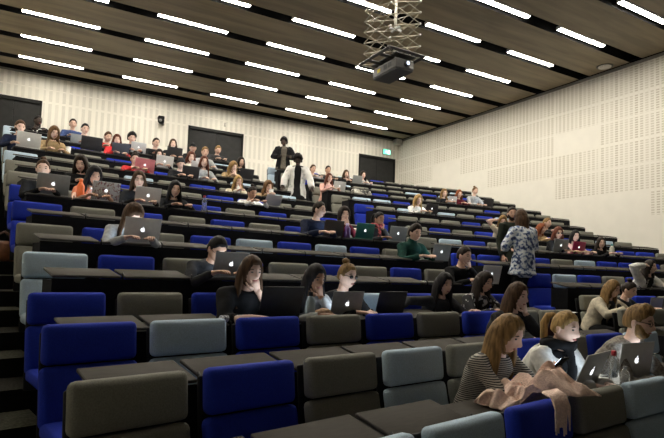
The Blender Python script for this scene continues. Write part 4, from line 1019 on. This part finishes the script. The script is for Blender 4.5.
# the pale pink scarf heaped on the second row desk and over the blue chair back in front of it
def scarf_heap():
    zd = FZ(0)+TZ(0)+.010; zs = FZ(-1)+SEAT_H+.016; n, mm = 90, 40
    aL, aR = col_angle(489, R(0)-.50, zd+.03), col_angle(574, R(0)-.82, zs+.03); top_ = []; bot_ = []
    def ground(r_):
        d_ = R(0)-r_
        if d_ < .62: return zd+(.62-d_)*math.tan(rad(1))
        return zd+(zs-zd)*min(1, (d_-.62)/.10)
    for i in range(n+1):
        u = i/n; a = aL+(aR-aL)*u; rc = R(0)-.50-.21*u**.8; hw = .10+.15*min(1, u*1.6)
        for j in range(mm+1):
            v = j/mm; X, Y = u*.62, (v-.5)*2*hw; wob = .022*noise.noise(V((u*7, 2.2, v*3)))
            r_ = rc-Y+wob; e_ = (min(1, u/.13)*min(1, (1-u)/.10)*min(1, v/.22)*min(1, (1-v)/.22))**.55
            w_ = noise.noise(V((X*5, Y*6, 1.7))); w2 = noise.noise(V((X*9, Y*11, 5.1)))
            f1 = .5+.5*math.sin(2*PI*(X*5.2+Y*3.4+.55*w_)); f2 = .5+.5*math.sin(2*PI*(X*3.1-Y*6.0+.5*w2))
            h = .020+.050*f1**.8+.030*f2+.085*math.exp(-((u-.72)/.17)**2-((v-.35)/.34)**2)+.045*math.exp(-((u-.36)/.13)**2-((v-.45)/.3)**2)
            h -= .065*math.exp(-((u-.60)/.035)**2-((v-.62)/.16)**2)
            p = pol(r_, a+.006*noise.noise(V((u*4, v*4, 9)))/R(0)*10, ground(r_))
            top_.append(p+V((0, 0, .008+e_*h))); bot_.append(p)
    M = frame((aL+aR)/2, pol(R(0)-.5, (aL+aR)/2, zd)); inv = M.inverted(); b = MB(); N1 = mm+1; NT = len(top_)
    fs = [(i*N1+j, i*N1+j+1, (i+1)*N1+j+1, (i+1)*N1+j) for i in range(n) for j in range(mm)]
    fs += [tuple(NT+q for q in f_[::-1]) for f_ in fs]
    rim = [j for j in range(N1)]+[i*N1+mm for i in range(1, n+1)]+[n*N1+j for j in range(mm-1, -1, -1)]+[i*N1 for i in range(n-1, 0, -1)]
    fs += [(rim[q], rim[(q+1) % len(rim)], NT+rim[(q+1) % len(rim)], NT+rim[q]) for q in range(len(rim))]
    b.add([inv @ p for p in top_+bot_], fs); me = b.mesh('scarf')
    t = thing('scarf', 'large pale pink knitted scarf heaped on desk and blue chair before striped sweater person', 'scarf', M)
    ms = mat('scarf_pink', (.92, .68, .58), .95, .12, 90, bump=.5, spec=.05); obj('knitted_cloth', me, ms, t)
    a0 = col_angle(553, R(-1)-.06, zs); a1 = col_angle(566, R(-1)-.06, zs)
    for i in range(16):
        a = a0+(a1-a0)*i/15; b = MB(); ln_ = .13+.05*random.random(); p = pol(R(-1)-.055, a, zs+.03); s_ = (random.random()-.5)*.03
        b.tube([inv @ (p+V((0, .05, .015))), inv @ p, inv @ (p+V((s_*.3, -.025, -.05))), inv @ (p+V((s_, -.030, -ln_)))], [.008, .007, .006, .004], 6); obj('fringe', b.mesh('b'), ms, t)
scarf_heap()
# garments thrown over chair backs
def drape(label, k, i, cm, w_=.25, front=.20, backl=.22, name='coat', seed=1):
    a = aidx(k, i)+.245/R(k); M = frame(a, pol(R(k), a, FZ(k))); b = MB(); rings = []
    pr = [(-.055, SEAT_H-front), (-.035, SEAT_H-.06), (-.015, SEAT_H+.012), (.05, SEAT_H+.030), (.115, SEAT_H+.005), (.15, SEAT_H-.08), (.165, SEAT_H-backl)]
    for j in range(15):
        x = -w_+2*w_*j/14; o_ = []
        for q_, off in ((1, .030), (-1, .0)):
            for ii in (range(7) if q_ == 1 else range(6, -1, -1)):
                y, z = pr[ii]; nn = noise.noise(V((x*9, ii*.8, seed))); ed = .02*noise.noise(V((x*14, seed, 2)))
                sgn = -1 if ii < 2 else 1; y2 = y+(off+.022*nn*(q_ == 1))*sgn*(0 if ii in (2, 3) else 1); z2 = z+(off+.02*nn)*(1 if ii in (2, 3, 4) else 0)*(q_ == 1)+(ed if ii in (0, 6) else 0)
                o_.append(V((x, y2, z2)))
        rings.append(o_)
    b.loft(rings); t = thing(name, label, name, M); obj('cloth', b.mesh('b'), cm, t)
    b = MB(); 
    for s in (-1, 1): b.tube([(s*w_*.5, -.03, SEAT_H+.03), (s*w_*.8, -.075, SEAT_H-.06), (s*w_*.85, -.10, SEAT_H-.2)], [.04, .05, .04], 8)
    for s, half in ((-1, 0), (1, 1)):
        bb = MB(); bb.tube([(s*w_*.5, -.03, SEAT_H+.03), (s*w_*.8, -.075, SEAT_H-.06), (s*w_*.85, -.10, SEAT_H-.2)], [.04, .05, .04], 8); obj('sleeve', bb.mesh('b'), cm, t)
drape('cream coat draped over chair back between teal laptop and brown laptop', 5, 7.55, mat('coat_cream', (.62, .57, .47), .9, .12, 20, bump=.3), seed=4)
drape('grey-and-beige jacket thrown over chair back at central aisle in upper rows', 10, RS[10]+2.0, _MC.setdefault('jk', splash('jacket_grey_beige', [(.42, (.05, .05, .05)), (.5, (.30, .29, .25)), (.6, (.48, .46, .40))], 7)), seed=9)
# brown bag on the left aisle steps
KB = min(range(1, 9), key=lambda k: abs(project(pol(R(k)-.2, col_angle(4, R(k)-.2, FZ(k)), FZ(k)))[1]-268)); za = FZ(KB)+.002; aB = col_angle(3, R(KB)-.2, za+.1); bg = thing('handbag', 'brown leather bag on the left aisle steps at the frame edge', 'bag', frame(aB, pol(R(KB)-.2, aB, za)))
b = MB(); b.loft([[V((x*.15*w_, y*.085*w_, z)) for x, y in [(math.cos(2*PI*i/20), math.sin(2*PI*i/20)) for i in range(20)]] for z, w_ in ((0, .85), (.02, 1), (.12, 1.05), (.20, .92), (.24, .7))]); me = b.mesh('b'); wrinkle(me, .012, 14)
obj('bag_body', me, mat('leather_brown', (.20, .075, .028), .5, .25, 20, bump=.2), bg)
for s in (-1, 1):
    b = MB(); b.tube([(-.08, s*.05, .22), (-.06, s*.055, .31), (0, s*.055, .35), (.06, s*.055, .31), (.08, s*.05, .22)], .009, 8); obj('bag_handle', b.mesh('b'), mat('leather_dark', (.10, .035, .014), .5), bg)
sheet('pale sheet of paper held by jacketed person standing at the back wall', 0, 10, .4, .1, .1, 0) if 0 else None
if 0:
    W1 = STANDER['arms'][-1][2]; W2 = STANDER['arms'][1][2]; P_ = (W1+W2)/2+STANDER['f']*.07+V((0, 0, .05)); f_ = STANDER['f']
    a_ = math.atan2(-f_.x, -f_.y); o = obj('paper_sheet', rbox(.105, .0015, .148, .001), M_WHITE); o.matrix_world = frame(a_, P_) @ Matrix.Rotation(rad(-38), 4, 'X'); tag(o, 'pale sheet of paper held by jacketed person at back wall', 'paper')


# ------------------------------------------------------------------ desks
def desk(k, i0, n, flat, label, grp, left):
    r = R(k)-.62; a0 = aidx(k, i0)+(.07 if left else .05)/R(k); a1 = aidx(k, i0+n)-(.0 if left else .0)/R(k)
    base = frame((a0+a1)/2, pol(r, (a0+a1)/2, FZ(k))); inv = base.inverted()
    x, y, c = project(pol(r, a0, FZ(k)+TZ(k))); x2, _, c2 = project(pol(r, a1, FZ(k)+TZ(k)))
    if c2 < .2: return
    t = thing('lecture_desk', label, 'desk', base, grp)
    p = MB(); ns = n*2; rings = []
    for j in range(ns+1):
        a = a0+(a1-a0)*j/ns
        rings.append([inv @ pol(r+dr, a, FZ(k)+z) for dr, z in ((0, .0), (.022, .0), (.022, TZ(k)-.025), (0, TZ(k)-.025))])
    p.loft(rings); obj('front_panel', p.mesh('front_panel', False), M_PANEL, t)
    for s, aa in ((1, a0), (-1, a1)):
        e = MB(); aq = aa+s*.012/r; e.box(inv @ pol(r+.15, aq, FZ(k)+TZ(k)/2-.02), (.012, .13, TZ(k)/2-.02), (inv @ frame(aq, V((0, 0, 0)))).to_3x3())
        obj('end_panel', e.mesh('end_panel', False), M_PANEL, t)
    for i in range(n):
        b0 = a0 if i == 0 else aidx(k, i0+i)+.016/R(k)
        b1 = aidx(k, i0+i+1)-.016/R(k)
        am = (b0+b1)/2; w = (b1-b0)*r/2; tilt = rad(1) if i in flat else rad(10)
        me = MB(); me.box((0, .15, .0), (w, .15, .010)); me = bevel_mesh(me.mesh('desktop', False), .006, 2)
        for pl in me.polygons: pl.material_index = 0 if pl.normal.z > .5 else 1
        me.transform(inv @ frame(am, pol(r, am, FZ(k)+TZ(k)-.010)) @ Matrix.Rotation(tilt, 4, 'X'))
        obj('desktop', me, [M_TOP, M_EDGE], t)
        if i < n-1:
            h = MB(); q = pol(r+.012, aidx(k, i0+i+1), FZ(k)+TZ(k)-.02)
            h.tube([inv @ (q+V((0, 0, -.02))), inv @ (q+V((0, 0, .03))), inv @ (q+V((0, .03, .045)))], .007, 6); obj('hinge_bracket', h.mesh('hinge_bracket'), M_SHELL, t)
for k in range(-1, KMAX+1):
    desk(k, 0, NLEFT, OCC[k], 'black curved row desk left of the central aisle, %s row from the front' % rown(k), 'row desks of the left block', True)
    if k >= 0: desk(k, RS[k], NR[k], OCCR[k], 'black curved row desk right of the central aisle, %s row from the front' % rown(k), 'row desks of the right block', False)

# ------------------------------------------------------------------ world and colour
wd = bpy.data.worlds.new('world'); S.world = wd; wd.use_nodes = True
wd.node_tree.nodes['Background'].inputs[0].default_value = (.02, .02, .02, 1); wd.node_tree.nodes['Background'].inputs[1].default_value = 0.
S.view_settings.view_transform = 'Standard'; S.view_settings.look = 'None'; S.view_settings.gamma = 1; S.view_settings.use_curve_mapping = False
S.view_settings.exposure = 0.55
try:
    S.cycles.use_denoising = True; S.cycles.max_bounces = 6; S.cycles.sample_clamp_indirect = 6
except Exception: pass
